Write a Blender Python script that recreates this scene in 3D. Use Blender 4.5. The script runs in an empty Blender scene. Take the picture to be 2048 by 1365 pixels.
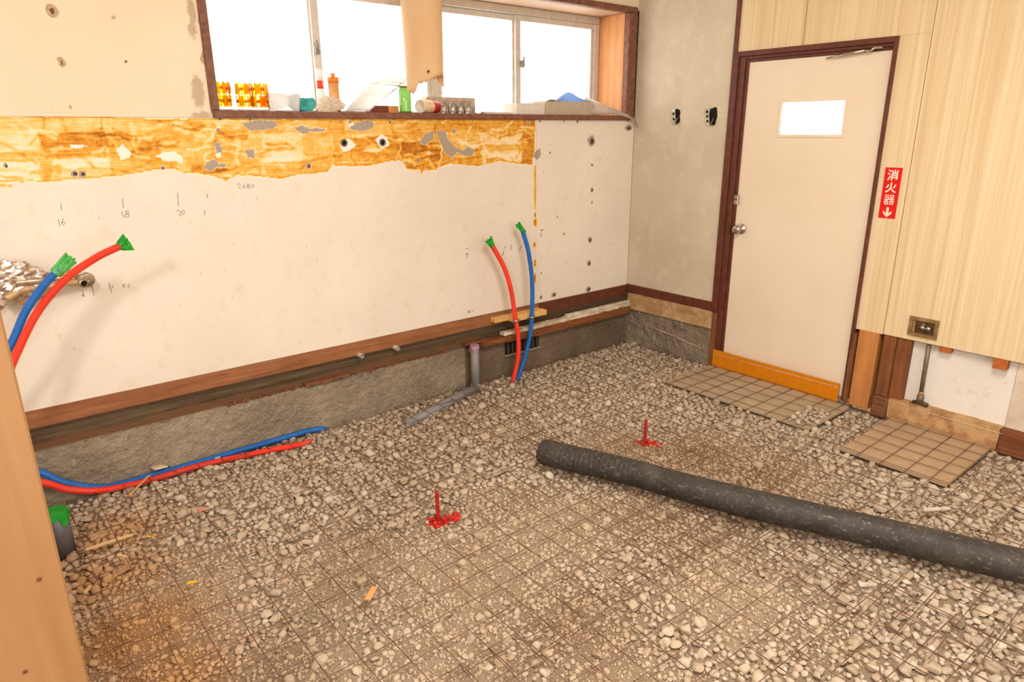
import bpy, bmesh, math, random
import numpy as np
from mathutils import Vector, Matrix, noise as mnoise
random.seed(7)
rng = np.random.default_rng(11)
scene = bpy.context.scene
COL = scene.collection
PI = math.pi

# ------------------------------------------------------------------ camera
F_PX = 1355.32
CAM = np.array([-3.56097, -3.07845, 1.41984])
YAW, PIT, ROL = 0.6859005, -0.3020246, -0.0063577
_f = np.array([math.sin(YAW)*math.cos(PIT), math.cos(YAW)*math.cos(PIT), math.sin(PIT)])
_r0 = np.array([math.cos(YAW), -math.sin(YAW), 0.0])
_u0 = np.cross(_r0, _f)
_r = _r0*math.cos(ROL) + _u0*math.sin(ROL)
_u = -_r0*math.sin(ROL) + _u0*math.cos(ROL)
cd = bpy.data.cameras.new('camera'); cam = bpy.data.objects.new('camera', cd); COL.objects.link(cam)
cd.sensor_width = 36.0; cd.lens = F_PX/2048*36.0; cd.clip_start = 0.02
cam.matrix_world = Matrix(((_r[0], _u[0], -_f[0], CAM[0]), (_r[1], _u[1], -_f[1], CAM[1]), (_r[2], _u[2], -_f[2], CAM[2]), (0, 0, 0, 1)))
scene.camera = cam
def at(px, py, ax, val=0.0):
    """the point of the plane ax = val that the survey photo shows at (px, py)"""
    v = _f + _r*(px-1024)/F_PX + _u*(682.5-py)/F_PX
    i = 'xyz'.index(ax); t = (val-CAM[i])/v[i]
    return CAM + t*v
def project(p):
    v = np.asarray(p) - CAM
    d = v@_f
    return 1024+F_PX*(v@_r)/d, 682.5-F_PX*(v@_u)/d, d

# ------------------------------------------------------------------ world, lights, exposure
w = bpy.data.worlds.new('daylight'); scene.world = w; w.use_nodes = True
bg = w.node_tree.nodes['Background']; bg.inputs[0].default_value = (1.0, 0.985, 0.96, 1); bg.inputs[1].default_value = 4.5
def area(name, loc, target, size, sizey, power, color):
    l = bpy.data.lights.new(name, 'AREA'); l.shape = 'RECTANGLE'; l.size = size; l.size_y = sizey; l.energy = power; l.color = color
    o = bpy.data.objects.new(name, l); COL.objects.link(o); o.location = loc
    o.rotation_euler = (Vector(target)-Vector(loc)).to_track_quat('-Z', 'Y').to_euler()
    return o
area('work_lamp', (-5.0, -3.1, 2.45), (-2.6, 0.0, 0.5), 0.4, 0.4, 47, (1.0, 0.97, 0.925))
area('fill_from_behind', (-3.0, -5.8, 1.45), (-2.4, 0.0, 0.9), 3.6, 2.0, 74, (1.0, 0.985, 0.965))  # added fill light behind the camera; the wall there has no opening
area('daylight_side', (-5.5, -3.4, 1.4), (0.0, -2.2, 0.5), 2.4, 2.0, 35, (1.0, 0.98, 0.955))
area('overhead_fill', (-2.3, -2.7, 2.56), (-2.3, -2.6, 0.0), 1.2, 0.4, 62, (1.0, 0.97, 0.93))  # added fill to brighten the ground from above; no fixture is built
vs = scene.view_settings
vs.view_transform = 'Standard'; vs.look = 'None'; vs.exposure = 0.08; vs.gamma = 1.0; vs.use_curve_mapping = False
scene.cycles.use_denoising = True
scene.cycles.max_bounces = 7
scene.cycles.caustics_reflective = False
scene.cycles.caustics_refractive = False
scene.cycles.sample_clamp_indirect = 6.0

# ------------------------------------------------------------------ material helpers
def lin(c):
    return tuple((x/255/12.92 if x/255 <= 0.04045 else ((x/255+0.055)/1.055)**2.4) for x in c[:3]) + (1.0,)
class Mat:
    def __init__(s, name, rough=0.7, spec=0.3):
        s.m = bpy.data.materials.new(name); s.m.use_nodes = True
        s.nt = s.m.node_tree; s.n = s.nt.nodes; s.l = s.nt.links
        s.b = s.n['Principled BSDF']; s.out = s.n['Material Output']
        s.b.inputs['Roughness'].default_value = rough
        s.b.inputs['Specular IOR Level'].default_value = spec
        s._geo = None
    def put(s, sock, v):
        if hasattr(v, 'is_output'): s.l.new(v, sock)
        elif isinstance(v, (tuple, list)): sock.default_value = tuple(v) if len(sock.default_value) == len(v) else tuple(v)[:len(sock.default_value)]
        else: sock.default_value = v
    def pos(s):
        if s._geo is None: s._geo = s.n.new('ShaderNodeNewGeometry').outputs['Position']
        return s._geo
    def obj(s):
        return s.n.new('ShaderNodeTexCoord').outputs['Object']
    def map(s, vec, scale=(1, 1, 1), rot=(0, 0, 0), loc=(0, 0, 0)):
        m = s.n.new('ShaderNodeMapping'); s.l.new(vec, m.inputs[0])
        m.inputs['Scale'].default_value = scale; m.inputs['Rotation'].default_value = rot; m.inputs['Location'].default_value = loc
        return m.outputs[0]
    def noise(s, vec, scale=5, detail=4, rough=0.55, dist=0.0):
        t = s.n.new('ShaderNodeTexNoise'); s.l.new(vec, t.inputs['Vector'])
        t.inputs['Scale'].default_value = scale; t.inputs['Detail'].default_value = detail
        t.inputs['Roughness'].default_value = rough; t.inputs['Distortion'].default_value = dist
        return t.outputs['Fac']
    def voro(s, vec, scale=5, feature='F1', out='Distance'):
        t = s.n.new('ShaderNodeTexVoronoi'); s.l.new(vec, t.inputs['Vector']); t.feature = feature; t.inputs['Scale'].default_value = scale
        return t.outputs[out]
    def math(s, op, a, b=0.0, c=None, clamp=False):
        m = s.n.new('ShaderNodeMath'); m.operation = op; m.use_clamp = clamp
        s.put(m.inputs[0], a); s.put(m.inputs[1], b)
        if c is not None: s.put(m.inputs[2], c)
        return m.outputs[0]
    def step(s, v, lo, hi):
        m = s.n.new('ShaderNodeMapRange'); m.interpolation_type = 'SMOOTHSTEP'
        s.put(m.inputs['Value'], v); s.put(m.inputs['From Min'], lo); s.put(m.inputs['From Max'], hi)
        return m.outputs[0]
    def mix(s, f, a, b, mode='MIX'):
        m = s.n.new('ShaderNodeMix'); m.data_type = 'RGBA'; m.blend_type = mode
        s.put(m.inputs[0], f); s.put(m.inputs[6], a); s.put(m.inputs[7], b)
        return m.outputs[2]
    def ramp(s, f, stops):
        r = s.n.new('ShaderNodeValToRGB'); s.put(r.inputs[0], f)
        e = r.color_ramp.elements
        while len(e) < len(stops): e.new(0.5)
        for k, (p, c) in enumerate(stops): e[k].position = p; e[k].color = lin(c)
        return r.outputs[0]
    def attr(s, name, out='Fac'):
        a = s.n.new('ShaderNodeAttribute'); a.attribute_name = name
        return a.outputs[out]
    def rand(s):
        return s.n.new('ShaderNodeObjectInfo').outputs['Random']
    def sep(s, vec):
        x = s.n.new('ShaderNodeSeparateXYZ'); s.l.new(vec, x.inputs[0]); return x.outputs
    def color(s, c): s.put(s.b.inputs['Base Color'], c); return s
    def bump(s, h, strength=0.3, dist=0.005):
        b = s.n.new('ShaderNodeBump'); s.put(b.inputs['Height'], h)
        b.inputs['Strength'].default_value = strength; b.inputs['Distance'].default_value = dist
        s.l.new(b.outputs[0], s.b.inputs['Normal']); return s
def simple(name, rgb, rough=0.6, spec=0.3, metal=0.0, var=0.12, scale=30, bump=0.0):
    """one colour with a little procedural unevenness"""
    m = Mat(name, rough, spec); m.b.inputs['Metallic'].default_value = metal
    n = m.noise(m.obj(), scale, 5)
    d = tuple(int(x*(1-var)) for x in rgb); l = tuple(min(255, int(x*(1+var*0.6))) for x in rgb)
    m.color(m.ramp(n, [(0.3, d), (0.7, l)]))
    if bump: m.bump(n, bump, 0.002)
    return m.m
def wood(name, light, dark, axis='x', scale=1.0, rough=0.65, bump=0.25, dust=None):
    m = Mat(name, rough)
    sc = {'x': (1.5, 26, 26), 'y': (26, 1.5, 26), 'z': (26, 26, 1.5)}[axis]
    v = m.map(m.obj(), tuple(a*scale for a in sc))
    n = m.noise(v, 1.6, 6, 0.62, 0.6); n2 = m.noise(m.obj(), 7*scale, 3)
    c = m.ramp(m.math('ADD', m.math('MULTIPLY', n, 0.75), m.math('MULTIPLY', n2, 0.25)), [(0.3, dark), (0.68, light)])
    if dust is not None:
        c = m.mix(m.step(m.noise(m.obj(), 9, 6, 0.7), 0.42, 0.62), c, lin(dust))
    m.color(c); m.bump(n, bump, 0.003)
    return m.m

# ------------------------------------------------------------------ mesh helpers
def mesh_obj(name, verts, faces, mat=None, parent=None, smooth=False):
    me = bpy.data.meshes.new(name); me.from_pydata([tuple(map(float, v)) for v in verts], [], faces); me.update()
    bm = bmesh.new(); bm.from_mesh(me); bmesh.ops.recalc_face_normals(bm, faces=bm.faces); bm.to_mesh(me); bm.free()
    if smooth:
        me.polygons.foreach_set('use_smooth', [True]*len(me.polygons))
    o = bpy.data.objects.new(name, me); COL.objects.link(o)
    if mat: me.materials.append(mat)
    if parent: o.parent = parent; o.matrix_parent_inverse = parent.matrix_world.inverted() if parent.type != 'EMPTY' or True else Matrix()
    return o
def bm_obj(name, bm, mat=None, parent=None, smooth=False):
    me = bpy.data.meshes.new(name); bmesh.ops.recalc_face_normals(bm, faces=bm.faces); bm.to_mesh(me); bm.free()
    if smooth: me.polygons.foreach_set('use_smooth', [True]*len(me.polygons))
    o = bpy.data.objects.new(name, me); COL.objects.link(o)
    if mat: me.materials.append(mat)
    if parent: o.parent = parent; o.matrix_parent_inverse = parent.matrix_world.inverted()
    return o
def box(name, p0, p1, mat, parent=None, bevel=0.0, jitter=0.0, seg=1):
    a = np.minimum(p0, p1); b = np.maximum(p0, p1)
    bm = bmesh.new(); bmesh.ops.create_cube(bm, size=1.0)
    for v in bm.verts:
        for i in range(3): v.co[i] = a[i] + (v.co[i]+0.5)*(b[i]-a[i])
    if bevel: bmesh.ops.bevel(bm, geom=list(bm.edges), offset=bevel, segments=seg, affect='EDGES', profile=0.5)
    if jitter:
        for v in bm.verts: v.co += Vector((random.uniform(-1, 1), random.uniform(-1, 1), random.uniform(-1, 1)))*jitter
    return bm_obj(name, bm, mat, parent)
def rough_beam(name, p0, p1, mat, parent=None, amp=0.004, step=0.03, freq=14.0, axis=0):
    """a box cut into short lengths along one axis with uneven faces"""
    a = np.minimum(p0, p1).astype(float); b = np.maximum(p0, p1).astype(float)
    n = max(2, int((b[axis]-a[axis])/step)); o1, o2 = [i for i in range(3) if i != axis]
    m = 4
    prof = []
    for k in range(m): prof.append((k/m, 0.0))
    for k in range(m): prof.append((1.0, k/m))
    for k in range(m): prof.append((1-k/m, 1.0))
    for k in range(m): prof.append((0.0, 1-k/m))
    V = []; Fc = []; L = len(prof)
    for i in range(n+1):
        for (s, t) in prof:
            p = [0, 0, 0]; p[axis] = a[axis]+(b[axis]-a[axis])*i/n
            p[o1] = a[o1]+(b[o1]-a[o1])*s; p[o2] = a[o2]+(b[o2]-a[o2])*t
            q = Vector(p)
            d = mnoise.noise_vector(q*freq)*amp + mnoise.noise_vector(q*freq*3.1)*amp*0.5
            V.append(q+d)
    for i in range(n):
        for j in range(L):
            Fc.append((i*L+j, i*L+(j+1) % L, (i+1)*L+(j+1) % L, (i+1)*L+j))
    Fc.append(tuple(range(L))); Fc.append(tuple(n*L+j for j in range(L)))
    return mesh_obj(name, V, Fc, mat, parent)
def catmull(pts, step=0.01):
    P = [np.array(p, float) for p in pts]; P = [2*P[0]-P[1]] + P + [2*P[-1]-P[-2]]
    out = []
    for i in range(1, len(P)-2):
        n = max(2, int(np.linalg.norm(P[i+1]-P[i])/step))
        for k in range(n):
            t = k/n
            out.append(0.5*((2*P[i])+(-P[i-1]+P[i+1])*t+(2*P[i-1]-5*P[i]+4*P[i+1]-P[i+2])*t*t+(-P[i-1]+3*P[i]-3*P[i+1]+P[i+2])*t**3))
    out.append(P[-2]); return out
def tube(name, path, radius, mat, parent=None, sides=12, cap=True, smooth=True, inner=None):
    """sweep; radius is a number or a function of arc length"""
    path = [np.array(p, float) for p in path]; n = len(path)
    s = [0.0]
    for i in range(1, n): s.append(s[-1]+np.linalg.norm(path[i]-path[i-1]))
    T = [path[min(i+1, n-1)]-path[max(i-1, 0)] for i in range(n)]; T = [t/np.linalg.norm(t) for t in T]
    ref = np.array([0, 0, 1.0]) if abs(T[0][2]) < 0.9 else np.array([1.0, 0, 0])
    N = np.cross(T[0], ref); N /= np.linalg.norm(N)
    V = []; Fc = []
    for i in range(n):
        N = N-T[i]*(N@T[i]); N /= np.linalg.norm(N); B = np.cross(T[i], N)
        r = radius(s[i]) if callable(radius) else radius
        for j in range(sides):
            a = 2*PI*j/sides
            V.append(path[i]+(N*math.cos(a)+B*math.sin(a))*r)
    for i in range(n-1):
        for j in range(sides):
            Fc.append((i*sides+j, i*sides+(j+1) % sides, (i+1)*sides+(j+1) % sides, (i+1)*sides+j))
    if cap:
        Fc.append(tuple(range(sides))); Fc.append(tuple((n-1)*sides+j for j in range(sides)))
    return mesh_obj(name, V, Fc, mat, parent, smooth)
def lathe(name, prof, center, mat, parent=None, sides=28, axis=(0, 0, 1), smooth=True):
    """profile = [(radius, height)] turned about an axis through center"""
    q = Vector((0, 0, 1)).rotation_difference(Vector(axis)); c = Vector(center)
    V = []; Fc = []
    for (r, h) in prof:
        for j in range(sides):
            a = 2*PI*j/sides
            V.append(c+q @ Vector((r*math.cos(a), r*math.sin(a), h)))
    for i in range(len(prof)-1):
        for j in range(sides):
            Fc.append((i*sides+j, i*sides+(j+1) % sides, (i+1)*sides+(j+1) % sides, (i+1)*sides+j))
    bm = bmesh.new()
    vs_ = [bm.verts.new(v) for v in V]
    for f in Fc:
        try: bm.faces.new([vs_[k] for k in f])
        except ValueError: pass
    bmesh.ops.remove_doubles(bm, verts=bm.verts, dist=1e-5)
    return bm_obj(name, bm, mat, parent, smooth)
def ribbon(name, strokes, width, origin, ux, uy, mat, parent=None, thick=0.0006):
    """pen strokes (lists of 2D points) laid as flat strips on a surface; strips are mitred"""
    ox, X, Yv = np.array(origin, float), np.array(ux, float), np.array(uy, float)
    Nn = np.cross(X, Yv); Nn /= np.linalg.norm(Nn)
    if Nn@(CAM-ox) < 0: Nn = -Nn
    V = []; Fc = []
    for st in strokes:
        st = [np.array(p, float) for p in st]
        b = len(V); n = len(st)
        for i in range(n):
            t = st[min(i+1, n-1)]-st[max(i-1, 0)]; t = t/(np.linalg.norm(t)+1e-9); nn = np.array([-t[1], t[0]])*width/2
            e = st[i] + (t*width*0.4 if i == n-1 else (-t*width*0.4 if i == 0 else 0))
            for sgn in (1, -1):
                q = e+nn*sgn; V.append(ox+X*q[0]+Yv*q[1]+Nn*thick)
        for i in range(n-1): Fc.append((b+2*i, b+2*i+1, b+2*i+3, b+2*i+2))
    return mesh_obj(name, V, Fc, mat, parent)
def prop(o, label=None, cat=None, group=None, kind=None):
    if label: o['label'] = label
    if cat: o['category'] = cat
    if group: o['group'] = group
    if kind: o['kind'] = kind
    return o
def thing(name, loc, label, cat, group=None):
    o = bpy.data.objects.new(name, None); COL.objects.link(o); o.location = loc; o.empty_display_size = 0.02
    bpy.context.view_layer.update()
    return prop(o, label, cat, group)
def struct(o): o['kind'] = 'structure'; return o
def smoothnoise2(x, y, f, seed=0):
    return mnoise.noise(Vector((x*f+seed*17.3, y*f-seed*5.1, seed*3.7)))

# ------------------------------------------------------------------ wall boards with marks
def ell(u, v, cu, cv, ru, rv, ang=0.0):
    c, s = math.cos(ang), math.sin(ang); du, dv = u-cu, v-cv
    a = (du*c+dv*s)/ru; b = (-du*s+dv*c)/rv
    return 1-np.sqrt(a*a+b*b)
def seg(u, v, pts, wdt):
    best = np.full(u.shape, -1e3)
    for (a, b) in zip(pts[:-1], pts[1:]):
        ax, ay = a; bx, by = b; dx, dy = bx-ax, by-ay; L2 = dx*dx+dy*dy+1e-12
        t = np.clip(((u-ax)*dx+(v-ay)*dy)/L2, 0, 1)
        d = np.hypot(u-ax-t*dx, v-ay-t*dy)
        best = np.maximum(best, 1-d/wdt)
    return best
vnz = np.vectorize(lambda x, y, q: mnoise.noise(Vector((x, y, q))))
def poly_sdf(u, v, pts):
    """signed distance (positive inside) to a polygon"""
    inside = np.zeros(u.shape, bool); d = np.full(u.shape, 1e9); n = len(pts)
    for i in range(n):
        ax, ay = pts[i]; bx, by = pts[(i+1) % n]
        dx, dy = bx-ax, by-ay; t = np.clip(((u-ax)*dx+(v-ay)*dy)/(dx*dx+dy*dy+1e-12), 0, 1)
        d = np.minimum(d, np.hypot(u-ax-t*dx, v-ay-t*dy))
        c = ((ay > v) != (by > v)) & (u < (bx-ax)*(v-ay)/(by-ay+1e-12)+ax)
        inside ^= c
    return np.where(inside, d, -d)
def grid_board(name, plane, u0, u1, v0, v1, step, thick, mat, parent, fields, front=0.0, relief=None):
    """board whose room-side face is a fine grid carrying float attributes. plane 'y': u = x, wall at y = front; plane 'x': u = y, wall at x = front"""
    nu = max(2, int(round((u1-u0)/step))+1); nv = max(2, int(round((v1-v0)/step))+1)
    U, Vv = np.meshgrid(np.linspace(u0, u1, nu), np.linspace(v0, v1, nv), indexing='ij')
    D = relief(U, Vv) if relief else np.zeros_like(U)
    def pt(u, v, d):
        return np.stack([u, front-d, v], -1) if plane == 'y' else np.stack([front-d, u, v], -1)
    fr = pt(U, Vv, D).reshape(-1, 3)
    idx = np.arange(nu*nv).reshape(nu, nv)
    q = np.stack([idx[:-1, :-1], idx[1:, :-1], idx[1:, 1:], idx[:-1, 1:]], -1).reshape(-1, 4)
    rim = np.concatenate([idx[:, 0], idx[-1, 1:], idx[-2::-1, -1], idx[0, -2:0:-1]])
    bv = fr[rim].copy(); ax = 1 if plane == 'y' else 0; bv[:, ax] = front+thick
    nb = len(fr); nr = len(rim)
    sides = [(int(rim[i]), int(rim[(i+1) % nr]), nb+(i+1) % nr, nb+i) for i in range(nr)]
    V = np.concatenate([fr, bv])
    o = mesh_obj(name, V, q.tolist()+sides+[tuple(range(nb, nb+nr))], mat, parent)
    for k, fn in fields.items():
        a = o.data.attributes.new(k, 'FLOAT', 'POINT')
        val = np.full(len(V), -1.0); val[:nb] = fn(U, Vv).reshape(-1)
        a.data.foreach_set('value', val.astype(np.float32))
    return o
def Wp(px, py): p = at(px, py, 'y'); return (p[0], p[2])
def Dp(px, py): p = at(px, py, 'x'); return (p[1], p[2])
def wsize(px, py, rx, ry, plane='y'):
    f = Wp if plane == 'y' else Dp
    a, b = f(px-rx, py), f(px+rx, py); c, d = f(px, py-ry), f(px, py+ry)
    return abs(b[0]-a[0])/2, abs(d[1]-c[1])/2

# stains of old glue on the long wall (wall coordinates)
BOT = [(0, 365), (100, 363), (200, 355), (262, 350), (300, 341), (345, 336), (372, 346), (400, 345), (440, 355), (452, 360), (475, 350), (520, 352), (560, 357), (600, 347), (655, 345), (664, 331), (720, 332), (790, 321), (806, 322), (815, 338), (872, 340), (881, 334), (900, 328), (955, 332), (1000, 322), (1045, 328), (1064, 328), (1069, 300), (1070, 239), (900, 237), (700, 238), (470, 238), (380, 239), (200, 234), (0, 234)]
BOTW = [(-4.6, 1.235)] + [Wp(*p) for p in BOT] + [(-4.6, 1.472)]
SWATH = [(0, 236, 380, 262, .36), (0, 262, 75, 275, .30), (0, 275, 65, 305, .18), (0, 305, 72, 320, .55), (0, 320, 65, 362, .10), (75, 268, 212, 297, .82), (75, 297, 212, 323, .70), (65, 323, 215, 345, .10), (100, 343, 265, 362, .36), (66, 325, 98, 364, .60), (106, 336, 124, 360, .55), (212, 268, 286, 322, .68), (215, 320, 300, 346, .45), (285, 278, 332, 330, .72), (330, 265, 392, 330, .45), (300, 252, 380, 276, .56), (290, 325, 345, 352, .50), (345, 322, 382, 348, .34), (380, 238, 432, 262, .55), (390, 262, 428, 330, .45), (425, 256, 476, 360, .62), (392, 330, 476, 362, .76), (476, 236, 662, 264, .50), (476, 262, 526, 300, .42), (476, 300, 520, 354, .52), (526, 265, 640, 305, .24), (526, 306, 600, 326, .10), (530, 326, 662, 360, .56), (604, 264, 664, 328, .46), (662, 238, 702, 336, .60), (702, 238, 792, 275, .54), (702, 275, 802, 334, .74), (792, 238, 882, 288, .60), (804, 286, 882, 344, .90), (882, 302, 962, 336, .70), (872, 236, 1064, 264, .70), (900, 264, 960, 302, .50), (960, 266, 1042, 292, .22), (936, 291, 1046, 304, .62), (962, 305, 1046, 330, .20), (1044, 238, 1072, 330, .84), (230, 286, 236, 330, .30), (520, 262, 526, 350, .28), (882, 300, 886, 340, .25)]
def stain_field(U, V):
    wu = 0.045*vnz(U*5, V*11, 1.0)+0.014*vnz(U*22, V*40, 2.0); wv = 0.016*vnz(U*4, V*9, 5.0)+0.008*vnz(U*25, V*40, 7.0)
    s = poly_sdf(U+wu*.25, V+wv*.35, BOTW)
    inten = np.full(U.shape, 0.32); Uw, Vw = U+wu, V+wv
    for (a, b, c, d, k) in SWATH:
        (x0, z1), (x1, z0) = Wp(a, b), Wp(c, d); z1 = max(z1, Wp(c, b)[1]); z0 = min(z0, Wp(a, d)[1])
        if a == 0: x0 = -4.7
        e = np.minimum(np.minimum(Uw-x0, x1-Uw), np.minimum(Vw-z0, z1-Vw))
        al = np.clip(0.75+e/(0.004+0.02*np.abs(wu)/0.03), 0, 1)*0.88
        # dried rim of each brush swath
        rim = np.exp(-((e-0.004)/0.003)**2)*0.10*(k > .3)
        inten = inten*(1-al)+k*al+rim
    R = random.Random(3); bot = Wp(500, 350)[1]
    for _ in range(260):
        cx, cz = R.uniform(-3.6, -0.88), R.uniform(1.225, 1.47); L = R.uniform(0.015, 0.075); an = R.gauss(0, 0.25) if R.random() < 0.72 else R.uniform(-1.5, 1.5)
        k = R.choice((0.08, 0.15, 0.25, 0.45, 0.6, 0.75, 0.9)); wd = R.uniform(0.004, 0.010)
        msk = (np.abs(U-cx) < 0.12) & (np.abs(V-cz) < 0.10)
        if not msk.any(): continue
        u, v = Uw[msk], Vw[msk]; bend = R.uniform(-0.3, 0.3)*L
        q = seg(u, v, [(cx-L*math.cos(an), cz-L*math.sin(an)), (cx-bend*math.sin(an), cz+bend*math.cos(an)), (cx+L*math.cos(an), cz+L*math.sin(an))], wd)
        al = np.clip(q*2.5, 0, 1)*R.uniform(0.35, 0.8); inten[msk] = inten[msk]*(1-al)+k*al
    out = np.where(s > 0, inten, -0.3)
    out = np.where((s > 0) & (s < 0.005), np.maximum(out, 0.55+0.3*out), out)
    out = np.where(s < 0, np.maximum(-0.6, 0.12+s*14), out)
    for (a, b, rx, ry, k) in [(1071, 445, 4.5, 9, .95), (1070, 430, 2.5, 6, .9), (1069, 490, 3, 7, .9), (1070, 527, 3, 9, .9), (1070, 556, 3, 12, .95), (1070, 385, 3, 45, .6), (1070, 350, 2.5, 22, .75), (452, 358, 5, 5, .8), (5, 371, 12, 4, .6), (20, 372, 6, 4, .7), (843, 343, 3, 5, .8)]:
        c = Wp(a, b); r = wsize(a, b, rx, ry); out = np.maximum(out, np.where(ell(U, V, *c, *r) > -0.3, k*np.clip(1.4*ell(U, V, *c, *r)+.3, -.2, 1), -1))
    return out
GREY = [[(483, 249), (500, 243), (515, 240), (545, 242), (556, 249), (550, 256), (525, 261), (500, 261)], [(588, 256), (605, 251), (618, 257), (655, 257), (648, 263), (620, 264), (605, 269)], [(697, 258), (712, 246), (735, 240), (748, 246), (744, 258), (720, 262)], [(838, 285), (850, 268), (868, 262), (866, 280), (850, 290)], [(872, 262), (890, 262), (897, 280), (912, 296), (926, 302), (936, 293), (948, 300), (945, 312), (930, 312), (915, 305), (903, 316), (890, 305), (880, 285)], [(427, 286), (441, 285), (445, 303), (434, 306)], [(490, 300), (508, 299), (509, 315), (495, 316)], [(407, 335), (415, 324), (428, 319), (436, 327), (452, 328), (449, 335), (435, 335), (420, 344)], [(904, 262), (911, 257), (912, 265), (905, 267)], [(1066, 312), (1073, 300), (1081, 298), (1082, 312), (1073, 321)], [(1053, 243), (1061, 242), (1060, 248), (1054, 248)]]
GW = [[Wp(*p) for p in g] for g in GREY]
HOLES_W = [(149, 347, 8, 7), (165, 348, 8, 7), (12, 332, 5, 6), (325, 336, 5, 4), (617, 332, 5, 7), (1183, 282, 7, 11), (1184, 330, 2.5, 3), (1184, 380, 3, 5), (1180, 480, 4, 7), (1178, 527, 4, 6), (1177, 579, 5, 6), (1108, 590, 5, 5), (1082, 595, 3, 4), (1128, 468, 2, 3), (1257, 256, 7, 6), (1155, 243, 2.5, 4), (1080, 243, 2.5, 2.5), (1255, 242, 2.5, 2.5), (1100, 306, 2, 3), (1128, 243, 2, 2), (1115, 434, 2, 2), (436, 260, 3, 4), (700, 244, 2.5, 3), (780, 245, 3, 3.5), (835, 320, 2.5, 4), (746, 321, 2, 2), (790, 321, 2, 2), (566, 289, 2, 2.5), (1184, 405, 2, 3), (1083, 547, 2, 3), (945, 243, 2, 2), (915, 238, 2, 3), (500, 239, 3, 3), (440, 238, 4, 3), (289, 334, 2, 2)]
def grey_field(U, V):
    out = np.full(U.shape, -1.0)
    for g in GW: out = np.maximum(out, np.clip(poly_sdf(U, V, g)/0.02, -1, 1))
    for (a, b, rx, ry) in HOLES_W:
        c = Wp(a, b); r = wsize(a, b, rx*1.0, ry*1.0); out = np.maximum(out, np.clip(0.9*ell(U, V, *c, *r), -1, 1))
    return out
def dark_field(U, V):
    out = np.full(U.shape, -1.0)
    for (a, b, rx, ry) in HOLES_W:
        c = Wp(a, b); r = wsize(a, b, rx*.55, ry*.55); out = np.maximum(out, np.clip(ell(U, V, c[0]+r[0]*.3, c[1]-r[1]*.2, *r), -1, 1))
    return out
def white_field(U, V):
    out = np.full(U.shape, -1.0)
    for g in [[(233, 300), (245, 288), (252, 294), (262, 303), (258, 317), (242, 320)], [(310, 313), (325, 306), (350, 303), (365, 314), (366, 328), (352, 322), (330, 322)], [(680, 290), (697, 276), (712, 290), (700, 302), (685, 304)], [(750, 280), (762, 268), (775, 276), (778, 292), (762, 297)], [(140, 291), (160, 289), (180, 294), (165, 297), (145, 296)], [(430, 308), (440, 306), (444, 314), (434, 318)], [(697, 250), (706, 244), (708, 256), (700, 261)]]:
        out = np.maximum(out, np.clip(poly_sdf(U, V, [Wp(*p) for p in g])/0.02, -1, 1))
    return out

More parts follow.
